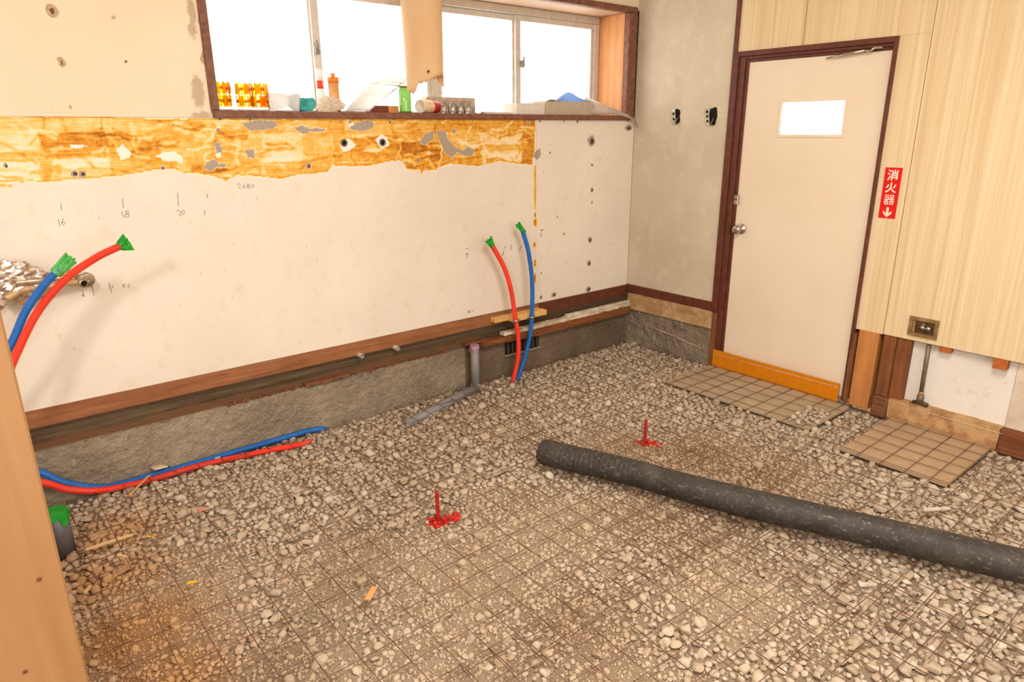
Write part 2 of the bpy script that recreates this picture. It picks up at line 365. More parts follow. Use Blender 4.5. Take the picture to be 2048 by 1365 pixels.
def board_mat():
    m = Mat('old_painted_wallboard', 0.62, 0.25); p = m.pos()
    fine = m.noise(p, 55, 5, 0.6); mid = m.noise(p, 14, 4); big = m.noise(p, 1.7, 3)
    base = m.ramp(big, [(0.3, (226, 214, 197)), (0.7, (236, 225, 209))])
    base = m.mix(m.math('MULTIPLY', m.step(mid, 0.52, 0.75), 0.35), base, lin((214, 192, 160)))
    # short dark vertical scuffs
    sc = m.noise(m.map(p, (160, 160, 26)), 1.0, 2, 0.5); scz = m.noise(p, 3.1, 2)
    scuff = m.math('MULTIPLY', m.step(sc, 0.69, 0.74), m.step(scz, 0.48, 0.58))
    base = m.mix(m.math('MULTIPLY', scuff, 0.75), base, lin((120, 98, 72)))
    # glue stain
    st = m.attr('stain')
    streak = m.noise(m.map(p, (5, 5, 46)), 1.0, 6, 0.65, 1.3); blot = m.noise(p, 26, 6, 0.68, 1.2)
    brush = m.noise(m.map(p, (30, 30, 7), (0, 0.5, 0)), 1.0, 4, 0.6, 0.8)
    ed = m.math('ADD', st, m.math('MULTIPLY', m.math('SUBTRACT', blot, 0.5), 0.95))
    mask = m.step(ed, 0.0, 0.06)
    dv = m.math('ADD', m.math('MULTIPLY', m.math('SUBTRACT', streak, 0.5), 1.0), m.math('MULTIPLY', m.math('SUBTRACT', blot, 0.5), 0.75))
    dv = m.math('ADD', dv, m.math('MULTIPLY', m.math('SUBTRACT', brush, 0.5), 0.35))
    v = m.math('ADD', st, m.math('MULTIPLY', dv, m.math('ADD', 0.45, m.math('MULTIPLY', st, 0.75))))
    tl = m.math('ABSOLUTE', m.math('SUBTRACT', m.noise(m.map(p, (7, 7, 15)), 1.0, 5, 0.6, 1.8), 0.5))
    line = m.math('MULTIPLY', m.math('SUBTRACT', 1.0, m.step(tl, 0.0, 0.014)), m.step(st, 0.25, 0.6))
    v = m.math('ADD', v, m.math('MULTIPLY', line, 0.2))
    scol = m.ramp(v, [(0.04, (244, 230, 208)), (0.24, (243, 214, 156)), (0.46, (236, 186, 88)), (0.72, (222, 150, 36)), (1.0, (166, 92, 22))])
    c = m.mix(mask, base, scol)
    speck = m.math('MAXIMUM', m.step(m.noise(m.map(p, (60, 60, 90)), 1.0, 3, 0.6), 0.68, 0.71), m.step(m.noise(m.map(p, (14, 14, 30), (0, 0.2, 0)), 1.0, 6, 0.72, 0.8), 0.66, 0.68))
    c = m.mix(m.math('MULTIPLY', speck, m.step(st, 0.2, 0.5)), c, lin((245, 234, 216)))
    wh = m.step(m.math('ADD', m.attr('white'), m.math('MULTIPLY', m.math('SUBTRACT', m.noise(p, 40, 5, 0.68), 0.5), 1.3)), -0.03, 0.03)
    c = m.mix(wh, c, lin((244, 234, 220)))
    ge = m.math('ADD', m.attr('grey'), m.math('MULTIPLY', m.math('SUBTRACT', m.noise(p, 48, 5, 0.68), 0.5), 1.3))
    rim = m.step(ge, -0.12, -0.05); gr = m.step(ge, -0.02, 0.02)
    c = m.mix(m.math('MULTIPLY', rim, m.step(st, -0.2, 0.1)), c, lin((240, 226, 200)))
    c = m.mix(gr, c, m.ramp(m.noise(p, 160, 4), [(0.35, (158, 142, 124)), (0.65, (180, 164, 146))]))
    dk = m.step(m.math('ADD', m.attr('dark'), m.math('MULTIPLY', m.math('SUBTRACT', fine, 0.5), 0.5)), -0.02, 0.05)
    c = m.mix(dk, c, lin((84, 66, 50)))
    m.color(c)
    h = m.math('SUBTRACT', m.math('ADD', m.math('MULTIPLY', fine, 0.12), m.math('MULTIPLY', m.math('MULTIPLY', blot, mask), 0.35)), m.math('ADD', m.math('MULTIPLY', gr, 0.8), dk))
    m.bump(h, 0.55, 0.003)
    return m.m
M_BOARD = board_mat()
def board_up():
    m = Mat('old_cream_wallboard', 0.65, 0.2); p = m.pos()
    big = m.noise(p, 1.5, 3); fine = m.noise(p, 60, 4)
    c = m.ramp(big, [(0.3, (227, 208, 178)), (0.7, (235, 218, 190))])
    dirt = m.step(m.math('ADD', m.attr('stain'), m.math('MULTIPLY', m.math('SUBTRACT', m.noise(p, 22, 6, 0.75), 0.5), 2.0)), 0.25, 0.7)
    c = m.mix(m.math('MULTIPLY', dirt, 0.6), c, lin((158, 126, 98)))
    g = m.math('ADD', m.attr('grey'), m.math('MULTIPLY', m.math('SUBTRACT', m.noise(p, 50, 4), 0.5), 0.4))
    gm = m.step(g, -0.03, 0.03)
    c = m.mix(gm, c, m.ramp(m.noise(p, 90, 4), [(0.3, (170, 140, 106)), (0.7, (205, 178, 142))]))
    dk = m.step(m.math('ADD', m.attr('dark'), m.math('MULTIPLY', m.math('SUBTRACT', fine, 0.5), 0.5)), -0.02, 0.06)
    c = m.mix(dk, c, lin((104, 80, 58)))
    m.color(c); m.bump(m.math('SUBTRACT', m.math('MULTIPLY', fine, 0.1), m.math('ADD', m.math('MULTIPLY', gm, 0.6), dk)), 0.5, 0.003)
    return m.m
M_BOARDUP = board_up()
M_CORE = simple('hidden_wall_framing', (122, 96, 70), 0.9)
M_PLAIN = simple('plain_cream_wall', (226, 208, 180), 0.8, scale=3, var=0.05)

# --- long wall with the window (y = 0)
wb = struct(box('wall_back', (-5.6, 0.013, 0.30), (0.15, 0.28, 1.474), M_CORE))
box('wall_framing', (-5.6, 0.013, 1.4745), (-2.645, 0.28, 2.6), M_CORE, wb)
box('wall_framing', (-2.6445, 0.013, 2.135), (0.15, 0.28, 2.6), M_CORE, wb)
box('wall_framing', (-0.075, 0.03, 1.475), (0.15, 0.28, 2.1345), M_CORE, wb)
neg = lambda U, V: np.full(U.shape, -1.0)
grid_board('wall_board', 'y', -4.6, -0.851, 0.386, 1.4758, 0.005, 0.012, M_BOARD, wb, {'stain': stain_field, 'grey': grey_field, 'white': white_field, 'dark': dark_field})
def stain_right(U, V): return np.clip(stain_field(U, V), -1, .5)
grid_board('wall_board', 'y', -0.849, -0.001, 0.386, 1.475, 0.0075, 0.012, M_BOARD, wb, {'stain': stain_right, 'grey': grey_field, 'white': neg, 'dark': dark_field}, front=0.0005)
HUP = [(104, 22, 13, 14, .9), (227, 35, 5, 5, .9), (119, 117, 5, 5, 1), (124, 126, 8, 9, .9), (252, 123, 4, 4, 1), (141, 214, 5, 4, 1), (426, 224, 6, 4, 1)]
PEEL = [[(402, 22), (412, 60), (424, 112), (418, 130), (428, 150), (432, 205), (427, 140), (410, 132), (400, 120), (407, 92), (405, 56), (395, 45), (398, 25)]]
def up_grey(U, V):
    out = np.full(U.shape, -1.0)
    for (a, b, rx, ry, k) in HUP:
        out = np.maximum(out, np.clip(ell(U, V, *Wp(a, b), *wsize(a, b, rx, ry)), -1, 1))
    for g in PEEL: out = np.maximum(out, np.clip(poly_sdf(U, V, [Wp(*p) for p in g])/0.02, -1, 1))
    return out
def up_dark(U, V):
    out = np.full(U.shape, -1.0)
    for (a, b, rx, ry, k) in HUP:
        r = wsize(a, b, rx*.45, ry*.45); out = np.maximum(out, np.clip(ell(U, V, *Wp(a, b), *r), -1, 1))
    return out
def up_stain(U, V):
    out = np.full(U.shape, -1.0)
    for (a, b, rx, ry) in [(383, 20, 12, 60), (395, 185, 20, 55), (385, 60, 14, 30), (402, 232, 30, 14), (105, 213, 18, 4)]:
        out = np.maximum(out, np.clip(ell(U, V, *Wp(a, b), *wsize(a, b, rx, ry))*1.2, -1, 1))
    return out
grid_board('wall_board', 'y', -4.6, -2.632, 1.4768, 2.599, 0.01, 0.012, M_BOARDUP, wb, {'stain': up_stain, 'grey': up_grey, 'dark': up_dark}, front=-0.002)
grid_board('wall_board', 'y', -2.63, -0.001, 2.125, 2.599, 0.05, 0.012, M_BOARDUP, wb, {'stain': neg, 'grey': neg, 'dark': neg})

M_TRIMOLD = wood('worn_brown_baseboard', (168, 112, 72), (112, 66, 40), 'x', 1.0, 0.6)
M_TRIM = simple('dark_red_brown_paint', (100, 54, 38), 0.5, 0.35, var=0.15, scale=25)
struct(rough_beam('baseboard_back', (-4.6, -0.012, 0.317), (-0.836, 0.02, 0.385), M_TRIMOLD, None, 0.0012, 0.06))
struct(box('baseboard_corner', (-0.834, -0.010, 0.316), (-0.0, 0.02, 0.385), M_TRIM, None, 0.002))

# bolts holes with broken plaster rims, pencil marks
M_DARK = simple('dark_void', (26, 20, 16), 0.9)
M_RIM = simple('broken_plaster', (224, 206, 180), 0.9, bump=0.4)
M_SOCK = simple('grey_steel_socket', (120, 108, 96), 0.5, metal=0.6)
for (a, b) in [(688, 286), (765, 285)]:
    c = at(a, b, 'y')
    lathe('bolt_socket', [(0.010, -0.010), (0.010, 0.004), (0.013, 0.006), (0.0165, 0.004), (0.018, -0.002)], c, M_SOCK, wb, 18, (0, -1, 0))
    lathe('socket_hole', [(0.0, 0.0012), (0.0101, 0.0012)], c, M_DARK, wb, 18, (0, -1, 0))
M_INK = simple('pencil_line', (92, 80, 66), 0.8)
def mark(strokes, wdt=1.0):
    S = [[Wp(*p) for p in s] for s in strokes]
    k = abs(Wp(strokes[0][0][0]+1, strokes[0][0][1])[0]-Wp(strokes[0][0][0], strokes[0][0][1])[0])
    ribbon('pencil_mark', S, wdt*k, (0, 0, 0), (1, 0, 0), (0, 0, 1), M_INK, wb)
def circ(cx, cy, rx, ry, n=9): return [(cx+rx*math.cos(2*PI*i/n), cy+ry*math.sin(2*PI*i/n)) for i in range(n+1)]
mark([[(122, 407), (123, 421)]]); mark([[(116, 439), (120, 452)], [(127, 437), (123, 446), (126, 451), (130, 448), (128, 444), (124, 446)]])
mark([[(245, 398), (247, 416)]]); mark([[(243, 424), (248, 435)], circ(254, 425, 3, 3), circ(254, 431.5, 4, 3.5)])
mark([[(355, 386), (357, 412)]]); mark([[(352, 423), (358, 420), (361, 425), (358, 432), (364, 432)], circ(366, 425, 3.2, 3.8)])
mark([[(414, 388), (415, 396)]]); mark([[(409, 421), (410, 430)]])
mark([[(474, 370), (478, 367), (481, 370), (477, 377), (482, 377)], [(489, 367), (486, 373), (487, 377), (490, 376), (489, 373), (486, 374)], circ(496, 370, 2, 2), circ(496.5, 374.5, 2.5, 2.3), circ(505, 372.5, 3, 3)], 0.8)
mark([[(183, 568), (188, 592)], [(175, 572), (184, 574)]]); mark([[(218, 566), (223, 585)], [(221, 577), (226, 575), (225, 571)]])
mark([[(246, 568), (246, 575)], [(250, 569), (247, 572), (251, 575)], [(260, 569), (256, 570), (256, 574), (260, 575)]])
mark([[(163, 582), (168, 584), (164, 587), (168, 589)], [(163, 592), (168, 591)], [(166, 589), (167, 594)]])
mark([[(932, 497), (936, 499)], [(934, 506), (934, 516)], [(931, 509), (937, 508)]], 0.8)
mark([[(1010, 493), (1010, 497)], [(1007, 503), (1005, 512)]]); mark([[(1023, 491), (1022, 500)]])
mark([[(1042, 491), (1040, 495), (1043, 496)], [(1040, 498), (1039, 503)]]); mark([[(1081, 459), (1084, 462)], [(1086, 459), (1084, 462)], [(1083, 467), (1082, 474)]])
mark([circ(937, 624, 2, 2), [(941, 622), (940, 626)], [(944, 621), (946, 624)]], 0.8)

# --- sill beam and foundation under the long wall
def old_beam():
    m = Mat('old_ground_beam', 0.85, 0.15); p = m.pos()
    g = m.noise(m.map(p, (2.2, 26, 60)), 1.0, 6, 0.65, 0.8); b = m.noise(p, 4, 5, 0.65)
    c = m.ramp(g, [(0.28, (58, 46, 34)), (0.55, (92, 76, 56)), (0.8, (122, 102, 76))])
    rot = m.step(m.math('ADD', m.math('MULTIPLY', m.sep(p)[2], -9), m.math('MULTIPLY', b, 1.3)), -1.75, -1.35)
    c = m.mix(m.math('MULTIPLY', rot, 0.7), c, lin((118, 80, 52)))
    m.color(c); m.bump(g, 0.5, 0.004); return m.m
M_BEAM = old_beam()
gb = rough_beam('ground_beam', (-4.6, 0.014, 0.205), (-0.02, 0.13, 0.316), M_BEAM, None, 0.003, 0.04); struct(gb); gb.name = 'trim_1'
def concrete(name, c0, c1, c2, sc=1.0, white=0.0):
    m = Mat(name, 0.92, 0.15); p = m.pos()
    b = m.noise(p, 3.2*sc, 6, 0.62); f = m.noise(p, 70*sc, 6, 0.7); mm = m.noise(p, 18*sc, 5, 0.65)
    c = m.ramp(b, [(0.3, c0), (0.55, c1), (0.75, c2)])
    c = m.mix(m.math('MULTIPLY', m.step(f, 0.5, 0.75), 0.45), c, lin(tuple(min(255, int(x*1.25)) for x in c2)))
    c = m.mix(m.math('MULTIPLY', m.step(mm, 0.55, 0.72), 0.5), c, lin(c0))
    if white:
        c = m.mix(m.step(m.noise(p, 55, 3, 0.6), 0.66, 0.70), c, lin((226, 214, 196)))
    m.color(c); m.bump(m.math('ADD', m.math('MULTIPLY', f, 0.8), mm), 1.0, 0.014); return m.m
M_CONC = concrete('rough_grey_foundation_concrete', (132, 118, 100), (162, 146, 124), (184, 168, 146))
M_CONC2 = concrete('form_marked_foundation_concrete', (100, 84, 66), (126, 108, 88), (146, 128, 106))
M_CONC3 = concrete('pitted_foundation_concrete', (120, 106, 88), (150, 134, 114), (168, 152, 132), 1.0, 0.6)
def rel(amp, f, seed):
    vn = np.vectorize(lambda u, v: mnoise.noise(Vector((u*f, v*f, seed)))+0.5*mnoise.noise(Vector((u*f*2.7, v*f*2.7, seed+4)))+0.3*mnoise.noise(Vector((u*f*7, v*f*7, seed+9))))
    return lambda U, V: amp*vn(U, V)
fd = grid_board('foundation_wall', 'y', -4.6, -1.3982, -0.2, 0.212, 0.0065, 0.12, M_CONC, None, {}, front=-0.002, relief=rel(0.006, 30, 1)); struct(fd)
def formmarks(U, V):
    d = rel(0.0022, 8, 5)(U, V)
    for z in (0.155, 0.085, 0.025): d -= 0.002*np.exp(-((V-z)/0.003)**2)
    return d
fd2 = grid_board('foundation_corner', 'y', -1.398, 0.0, -0.2, 0.20, 0.012, 0.12, M_CONC2, None, {}, front=-0.004, relief=formmarks); struct(fd2)
# foundation vent beside the tubes
vx0, vx1, vz0, vz1 = -1.10, -0.83, 0.105, 0.185
vg = thing('foundation_vent', (-0.96, -0.02, 0.10), 'dark louvred vent in the concrete foundation behind the red and blue tubes', 'vent')
box('backing', (vx0, -0.0095, vz0), (vx1, -0.002, vz1), M_DARK, vg)
M_VENT = simple('grimy_vent_plastic', (84, 68, 52), 0.8)
for i in range(8):
    x = vx0+0.018+i*(vx1-vx0-0.036)/7; box('slat', (x-0.006, -0.015, vz0+0.004), (x+0.006, -0.009, vz1-0.004), M_VENT, vg)
box('sill', (vx0-0.01, -0.020, vz0-0.012), (vx1+0.01, -0.004, vz0), M_CONC, vg, 0.002)

# rotten ledger strip and pale lath in the corner
M_LEDGE = wood('reddish_old_strip_wood', (150, 92, 50), (92, 52, 28), 'x', 1.2)
lg = rough_beam('ledger_strip', (-1.30, -0.060, 0.198), (-0.02, -0.004, 0.246), M_LEDGE, None, 0.003, 0.03)
prop(lg, 'reddish brown old wooden ledger strip along the concrete in the far corner', 'wood strip')
for v in lg.data.vertices:
    if v.co.x < -0.95:
        t = min(1, (-0.95-v.co.x)/0.35); n = mnoise.noise(v.co*40)
        if v.co.z > 0.22: v.co.z -= t*0.012+n*0.008*t
        else: v.co.z += t*0.012+n*0.008*t
        v.co.x += n*0.02*t
M_LATH = wood('pale_weathered_lath', (214, 196, 170), (140, 112, 84), 'x', 2.0, dust=(220, 206, 184))
lt = rough_beam('pale_lath', (-1.15, -0.062, 0.247), (-0.01, -0.022, 0.268), M_LATH, None, 0.004, 0.015, 30)
prop(lt, 'pale crumbling lath lying on the reddish ledger strip', 'lath')
lt2 = rough_beam('pale_lath', (-0.62, -0.048, 0.269), (-0.005, -0.024, 0.282), M_LATH, None, 0.003, 0.015, 30)
prop(lt2, 'short upper whitish lath stacked on the longer pale lath near the corner', 'lath')
M_ROT = wood('rotten_splinter_wood', (140, 92, 60), (84, 52, 34), 'x', 2.5)
for i, (px, py, L, lab) in enumerate([(640, 765, 0.14, 'rotten brown splinter on the foundation ledge, leftmost of three'), (668, 755, 0.18, 'rotten brown splinter on the foundation ledge, middle of three'), (955, 680, 0.16, 'ragged rotten splinter above the grey upright pipe')]):
    c = at(px, py, 'y', -0.03); z = 0.226 if i < 2 else 0.236
    o = rough_beam('wood_splinter', (c[0]-L/2, -0.024, z-0.008), (c[0]+L/2, 0.010, z+0.007), M_ROT, None, 0.006, 0.012, 45)
    prop(o, lab, 'splinter')
def crumbs(name, x0, x1, y, z, n, r, mat, parent):
    bm = bmesh.new()
    for _ in range(n):
        c = Vector((random.uniform(x0, x1), y+random.uniform(-0.006, 0.006), z+random.uniform(0, 0.004))); k = r*random.uniform(0.5, 1.4)
        bmesh.ops.create_cube(bm, size=k, matrix=Matrix.Translation(c) @ Matrix.Rotation(random.random()*3, 4, Vector((random.random(), random.random(), 1)).normalized()) @ Matrix.Diagonal((1.8, 1, 0.7, 1)))
    o = bm_obj(name, bm, mat, parent); o['kind'] = 'stuff'; return o
prop(crumbs('ledge_debris', -2.75, -1.5, 0.002, 0.214, 150, 0.009, M_ROT, None), 'brown crumbs of rotten wood along the foundation ledge', 'debris')

# short pipe stubs poking out under the baseboard
M_STUB = simple('chalky_grey_pvc', (178, 160, 140), 0.6)
for (a, b, lab) in [(723, 712, 'left of two short grey pipe stubs below the worn baseboard'), (795, 697, 'right of two short grey pipe stubs below the worn baseboard')]:
    c = at(a, b, 'y', -0.03)
    th = thing('pipe_stub', tuple(c), lab, 'pipe', 'pipe stubs under the baseboard')
    ax = Vector((0.25, -1, -0.15)).normalized(); base = Vector(c)-ax*0.05
    lathe('pipe', [(0.0125, 0.0), (0.0125, 0.058), (0.009, 0.058), (0.009, 0.03)], base, M_STUB, th, 16, ax)
    lathe('bore', [(0.0, 0.045), (0.0091, 0.045)], base, M_DARK, th, 16, ax)

# ------------------------------------------------------------------ window
M_CASE = simple('brown_window_casing', (128, 84, 66), 0.55, 0.3, var=0.2, scale=40)
M_ALU = simple('dull_aluminium', (212, 204, 192), 0.45, 0.4, metal=0.15, var=0.05)
M_REVEAL = wood('orange_plywood_reveal', (222, 160, 104), (186, 120, 70), 'z', 0.7, 0.55)
M_SOFFIT = wood('pinkish_plywood_soffit', (214, 178, 148), (178, 138, 106), 'x', 0.7, 0.55)
def pane_mat():
    m = Mat('obscured_glass'); nt = m.nt
    tr = m.n.new('ShaderNodeBsdfTransparent'); tr.inputs[0].default_value = (0.97, 0.98, 0.97, 1)
    tl = m.n.new('ShaderNodeBsdfTranslucent'); tl.inputs[0].default_value = (0.95, 0.96, 0.95, 1)
    gl = m.n.new('ShaderNodeBsdfGlossy'); gl.inputs['Roughness'].default_value = 0.15
    a = m.n.new('ShaderNodeMixShader'); a.inputs[0].default_value = 0.22; m.l.new(tr.outputs[0], a.inputs[1]); m.l.new(tl.outputs[0], a.inputs[2])
    b = m.n.new('ShaderNodeMixShader'); b.inputs[0].default_value = 0.04; m.l.new(a.outputs[0], b.inputs[1]); m.l.new(gl.outputs[0], b.inputs[2])
    m.l.new(b.outputs[0], m.out.inputs[0]); return m.m
M_PANE = pane_mat()
win = struct(thing('window_1', (-1.36, 0.26, 1.505), None, None))
ZS, ZT = 1.505, 2.105
box('frame_head', (-2.62, 0.235, 2.062), (-0.106, 0.30, 2.104), M_ALU, win, 0.002)
box('frame_sill', (-2.62, 0.236, 1.470), (-0.106, 0.30, 1.502), M_ALU, win, 0.002)
box('frame_jamb', (-0.150, 0.235, 1.5025), (-0.106, 0.30, 2.061), M_ALU, win, 0.002)
box('frame_jamb', (-2.618, 0.235, 1.5025), (-2.574, 0.30, 2.061), M_ALU, win, 0.002)
box('mullion', (-1.402, 0.2355, 1.5025), (-1.340, 0.30, 2.061), M_ALU, win, 0.002)
for (x0, x1, yy, rail) in [(-2.573, -2.03, .272, 0), (-2.06, -1.403, .255, 1), (-1.339, -0.775, .272, 0), (-0.80, -0.151, .255, 1)]:
    s = box('sash_rail', (x0, yy-0.012, 2.030), (x1, yy+0.006, 2.0605), M_ALU, win, 0.001)
    box('sash_rail', (x0, yy-0.012, 1.503), (x1, yy+0.006, 1.518), M_ALU, s, 0.001)
    box('sash_stile', (x0, yy-0.012, 1.5185), (x0+(0.038 if rail else 0.022), yy+0.006, 2.0295), M_ALU, s, 0.001)
    box('sash_stile', (x1-(0.022 if rail else 0.038), yy-0.012, 1.5185), (x1, yy+0.006, 2.0295), M_ALU, s, 0.001)
    box('pane', (x0+0.018, yy-0.003, 1.515), (x1-0.018, yy, 2.034), M_PANE, win)
M_LOCK = simple('grey_crescent_lock', (140, 136, 126), 0.45, metal=0.3)
for x in (-2.045, -0.755):
    lk = box('crescent_lock', (x-0.013, 0.222, 1.775), (x+0.010, 0.242, 1.815), M_LOCK, win, 0.004)
    tube('lever', [(x, 0.222, 1.795), (x-0.008, 0.212, 1.81), (x-0.012, 0.208, 1.832)], 0.005, M_LOCK, lk, 8)
tr1 = struct(box('trim_2', (-2.64, -0.022, 1.476), (-0.02, 0.235, 1.504), M_CASE, None, 0.003)); tr1['label'] = 'brown window sill board'
struct(box('trim_3', (-2.645, -0.018, 1.5045), (-2.612, 0.235, 2.104), M_CASE, None, 0.003))
struct(box('trim_4', (-0.106, -0.018, 1.5045), (-0.030, 0.022, 2.104), M_CASE, None, 0.003))
struct(box('trim_5', (-2.645, -0.018, 2.1045), (-0.030, 0.022, 2.138), M_CASE, None, 0.003))
struct(box('trim_6', (-0.1055, 0.0225, 1.5045), (-0.08, 0.30, 2.104), M_REVEAL, None, 0.001))
struct(box('trim_7', (-2.61, 0.0225, 2.1045), (-0.107, 0.30, 2.125), M_SOFFIT, None, 0.001))

# ------------------------------------------------------------------ door wall (x = 0)
def scratched():
    m = Mat('scratched_grey_wallboard', 0.7, 0.2); p = m.pos()
    c = m.ramp(m.noise(p, 2.0, 4), [(0.3, (196, 180, 156)), (0.7, (212, 198, 176))])
    c = m.mix(m.math('MULTIPLY', m.step(m.noise(p, 9, 5, 0.65), 0.45, 0.7), 0.4), c, lin((224, 212, 192)))
    patch = m.step(m.noise(p, 4, 3), 0.42, 0.6)
    for k, (rot, sc) in enumerate([((0.7, 0, 0), (1, 14, 150)), ((-0.6, 0, 0), (1, 16, 170)), ((1.5, 0, 0), (1, 12, 130))]):
        s = m.noise(m.map(p, sc, rot, (k*3.1, k, 0)), 1.0, 2, 0.5)
        c = m.mix(m.math('MULTIPLY', m.math('MULTIPLY', m.step(s, 0.70, 0.76), patch), 0.75), c, lin((240, 230, 214)))
    spk = m.step(m.noise(m.map(p, (1, 60, 45)), 1.0, 3, 0.6), 0.72, 0.76)
    c = m.mix(m.math('MULTIPLY', spk, 0.8), c, lin((242, 232, 216)))
    m.color(c); m.bump(m.noise(p, 80, 4), 0.15, 0.002); return m.m
M_SCR = scratched()
def grain_panel():
    m = Mat('cream_woodgrain_panel', 0.5, 0.3); p = m.pos()
    a = m.noise(m.map(p, (1, 34, 0.55)), 1.0, 5, 0.62, 0.4); b = m.noise(m.map(p, (1, 130, 1.2)), 1.0, 3, 0.6)
    d = m.noise(m.map(p, (1, 5, 0.25)), 1.0, 2)
    v = m.math('ADD', m.math('ADD', m.math('MULTIPLY', a, 0.55), m.math('MULTIPLY', b, 0.25)), m.math('MULTIPLY', d, 0.2))
    c = m.ramp(v, [(0.36, (206, 178, 132)), (0.5, (224, 200, 158)), (0.62, (234, 214, 178))])
    c = m.mix(m.step(m.noise(m.map(p, (1, 30, 22)), 1.0, 2), 0.80, 0.83), c, lin((140, 96, 56)))
    m.color(c); return m.m
M_PANEL = grain_panel()
wr = struct(box('wall_right', (0.062, -0.72, 0.345), (0.16, 0.0, 2.6), M_CORE))
box('wall_board', (0.0, -0.702, 0.391), (0.06, -0.001, 2.599), M_SCR, wr)
box('wall_framing', (0.02, -6.0, 1.84), (0.16, -0.7205, 2.6), M_CORE, wr)
box('wall_framing', (0.10, -6.0, -0.2), (0.16, -1.562, 1.839), M_CORE, wr)
box('wall_framing', (0.062, -0.80, -0.2), (0.16, 0.0, 0.3445), M_CORE, wr)
box('wall_framing', (0.0, 0.001, -0.2), (0.15, 0.28, 0.2995), M_CORE, wr)
box('threshold', (0.002, -1.60, -0.2), (0.10, -0.78, 0.018), M_CONC, wr)
box('wall_framing', (-0.016, -0.028, 0.2), (0.061, 0.0, 0.335), M_BEAM, wr)
for (y0, y1, z0) in [(-1.106, -0.728, 1.827), (-1.716, -1.110, 1.827), (-1.716, -1.5805, 0.412)]:
    if z0 < 1: box('wall_panel', (0.0, y0, z0), (0.012, y1, 1.8265), M_PANEL, wr)
    else: box('wall_panel', (0.0, y0, z0), (0.012, y1, 2.599), M_PANEL, wr)
for (y0, y1) in [(-2.323, -1.7195), (-2.93, -2.3265), (-3.54, -2.9335), (-4.15, -3.5435), (-6.0, -4.1535)]:
    box('wall_panel', (0.0, y0, 0.414), (0.012, y1, 2.599), M_PANEL, wr)
M_GROOVE = simple('panel_joint_batten', (150, 116, 72), 0.7)
for (y, z0) in [(-1.108, 1.83), (-1.7178, 0.42), (-2.3248, 0.42), (-2.9318, 0.42)]: box('joint_batten', (0.0012, y-0.004, z0), (0.014, y+0.004, 2.598), M_GROOVE, wr)
box('batten', (-0.010, -0.7275, 1.827), (0.02, -0.7025, 2.599), M_TRIM, wr, 0.001)
struct(box('baseboard_right', (-0.012, -0.705, 0.336), (0.03, -0.0105, 0.390), M_TRIM, None, 0.002))
M_DUSTW = wood('dusty_pale_beam', (190, 152, 106), (146, 108, 70), 'y', 1.0, dust=(196, 166, 124))
b2 = struct(rough_beam('trim_8', (-0.022, -0.715, 0.224), (0.06, -0.03, 0.334), M_DUSTW, None, 0.002, 0.04, 12, 1))
fr3 = struct(grid_board('foundation_door_wall', 'x', -0.712, -0.004, -0.2, 0.223, 0.008, 0.12, M_CONC3, None, {}, front=-0.008, relief=rel(0.010, 18, 21)))
# white string line on that foundation
M_STRING = simple('white_chalk_string', (232, 220, 200), 0.8)
prop(tube('string_line', [(-0.024, -0.22, 0.140), (-0.026, -0.40, 0.120), (-0.024, -0.66, 0.085)], 0.0012, M_STRING, None, 6), 'thin white string line on the pitted concrete left of the door', 'string')

# the two torn outlet openings
M_STRAP = simple('zinc_mounting_strap', (196, 186, 160), 0.45, metal=0.5, var=0.2)
M_WIRE = simple('grey_cable', (120, 104, 88), 0.6)
for i, (a, b, lab) in enumerate([(1353, 233, 'small torn outlet opening with grey cable end, nearer the wall corner'), (1424, 233, 'torn switch opening with tilted zinc mounting strap, nearer the door')]):
    c = at(a, b, 'x'); hw, hh = (0.034, 0.042) if i == 0 else (0.045, 0.050)
    th = thing('outlet_opening', tuple(c), lab, 'outlet', 'torn outlet openings beside the door')
    n = 14; V = [(-0.0015, c[1], c[2])]
    for k in range(n):
        t = 2*PI*k/n; r = 1+random.uniform(-0.14, 0.14); ct, st_ = math.cos(t), math.sin(t)
        q = max(abs(ct), abs(st_)); V.append((-0.0015, c[1]+hw*0.62*ct/q*r-0.006, c[2]+hh*st_/q*r))
    mesh_obj('hole', V+[(0.02, v[1], v[2]) for v in V[1:]], [(0, 1+k, 1+(k+1) % n) for k in range(n)]+[(1+k, 1+n+k, 1+n+(k+1) % n, 1+(k+1) % n) for k in range(n)], M_DARK, th)
    yo = c[1]+(0.010 if i == 0 else 0.022); tl = 0.012 if i == 0 else 0.016
    def sp(u, v, d=0.0): return (-0.012-d, yo+u+v*tl/hh*0.5, c[2]+v)
    sw = 0.012
    st = mesh_obj('mounting_strap', [sp(-sw, -hh*1.05), sp(sw, -hh*1.05), sp(sw, hh*.95), sp(-sw, hh*.95), sp(-sw, -hh*1.05, .003), sp(sw, -hh*1.05, .003), sp(sw, hh*.95, .003), sp(-sw, hh*.95, .003)], [(0, 1, 2, 3), (4, 5, 6, 7), (0, 1, 5, 4), (1, 2, 6, 5), (2, 3, 7, 6), (3, 0, 4, 7)], M_STRAP, th)
    for v in ((-0.5, 0.0, 0.5) if i else (-0.35, 0.35)):
        p = sp(0, v*hh*1.05, 0.004); box('slot', (p[0]-0.001, p[1]-0.006, p[2]-0.007), (p[0]+0.002, p[1]+0.006, p[2]+0.007), M_DARK, st)
    tube('cable', [(-0.002, c[1]-0.012, c[2]-hh*0.2), (-0.016, c[1]-0.015, c[2]-hh*0.5), (-0.020, c[1]-0.008, c[2]-hh*0.85), (-0.006, c[1]-0.014, c[2]-hh*1.0)], 0.004, M_WIRE, th, 8)

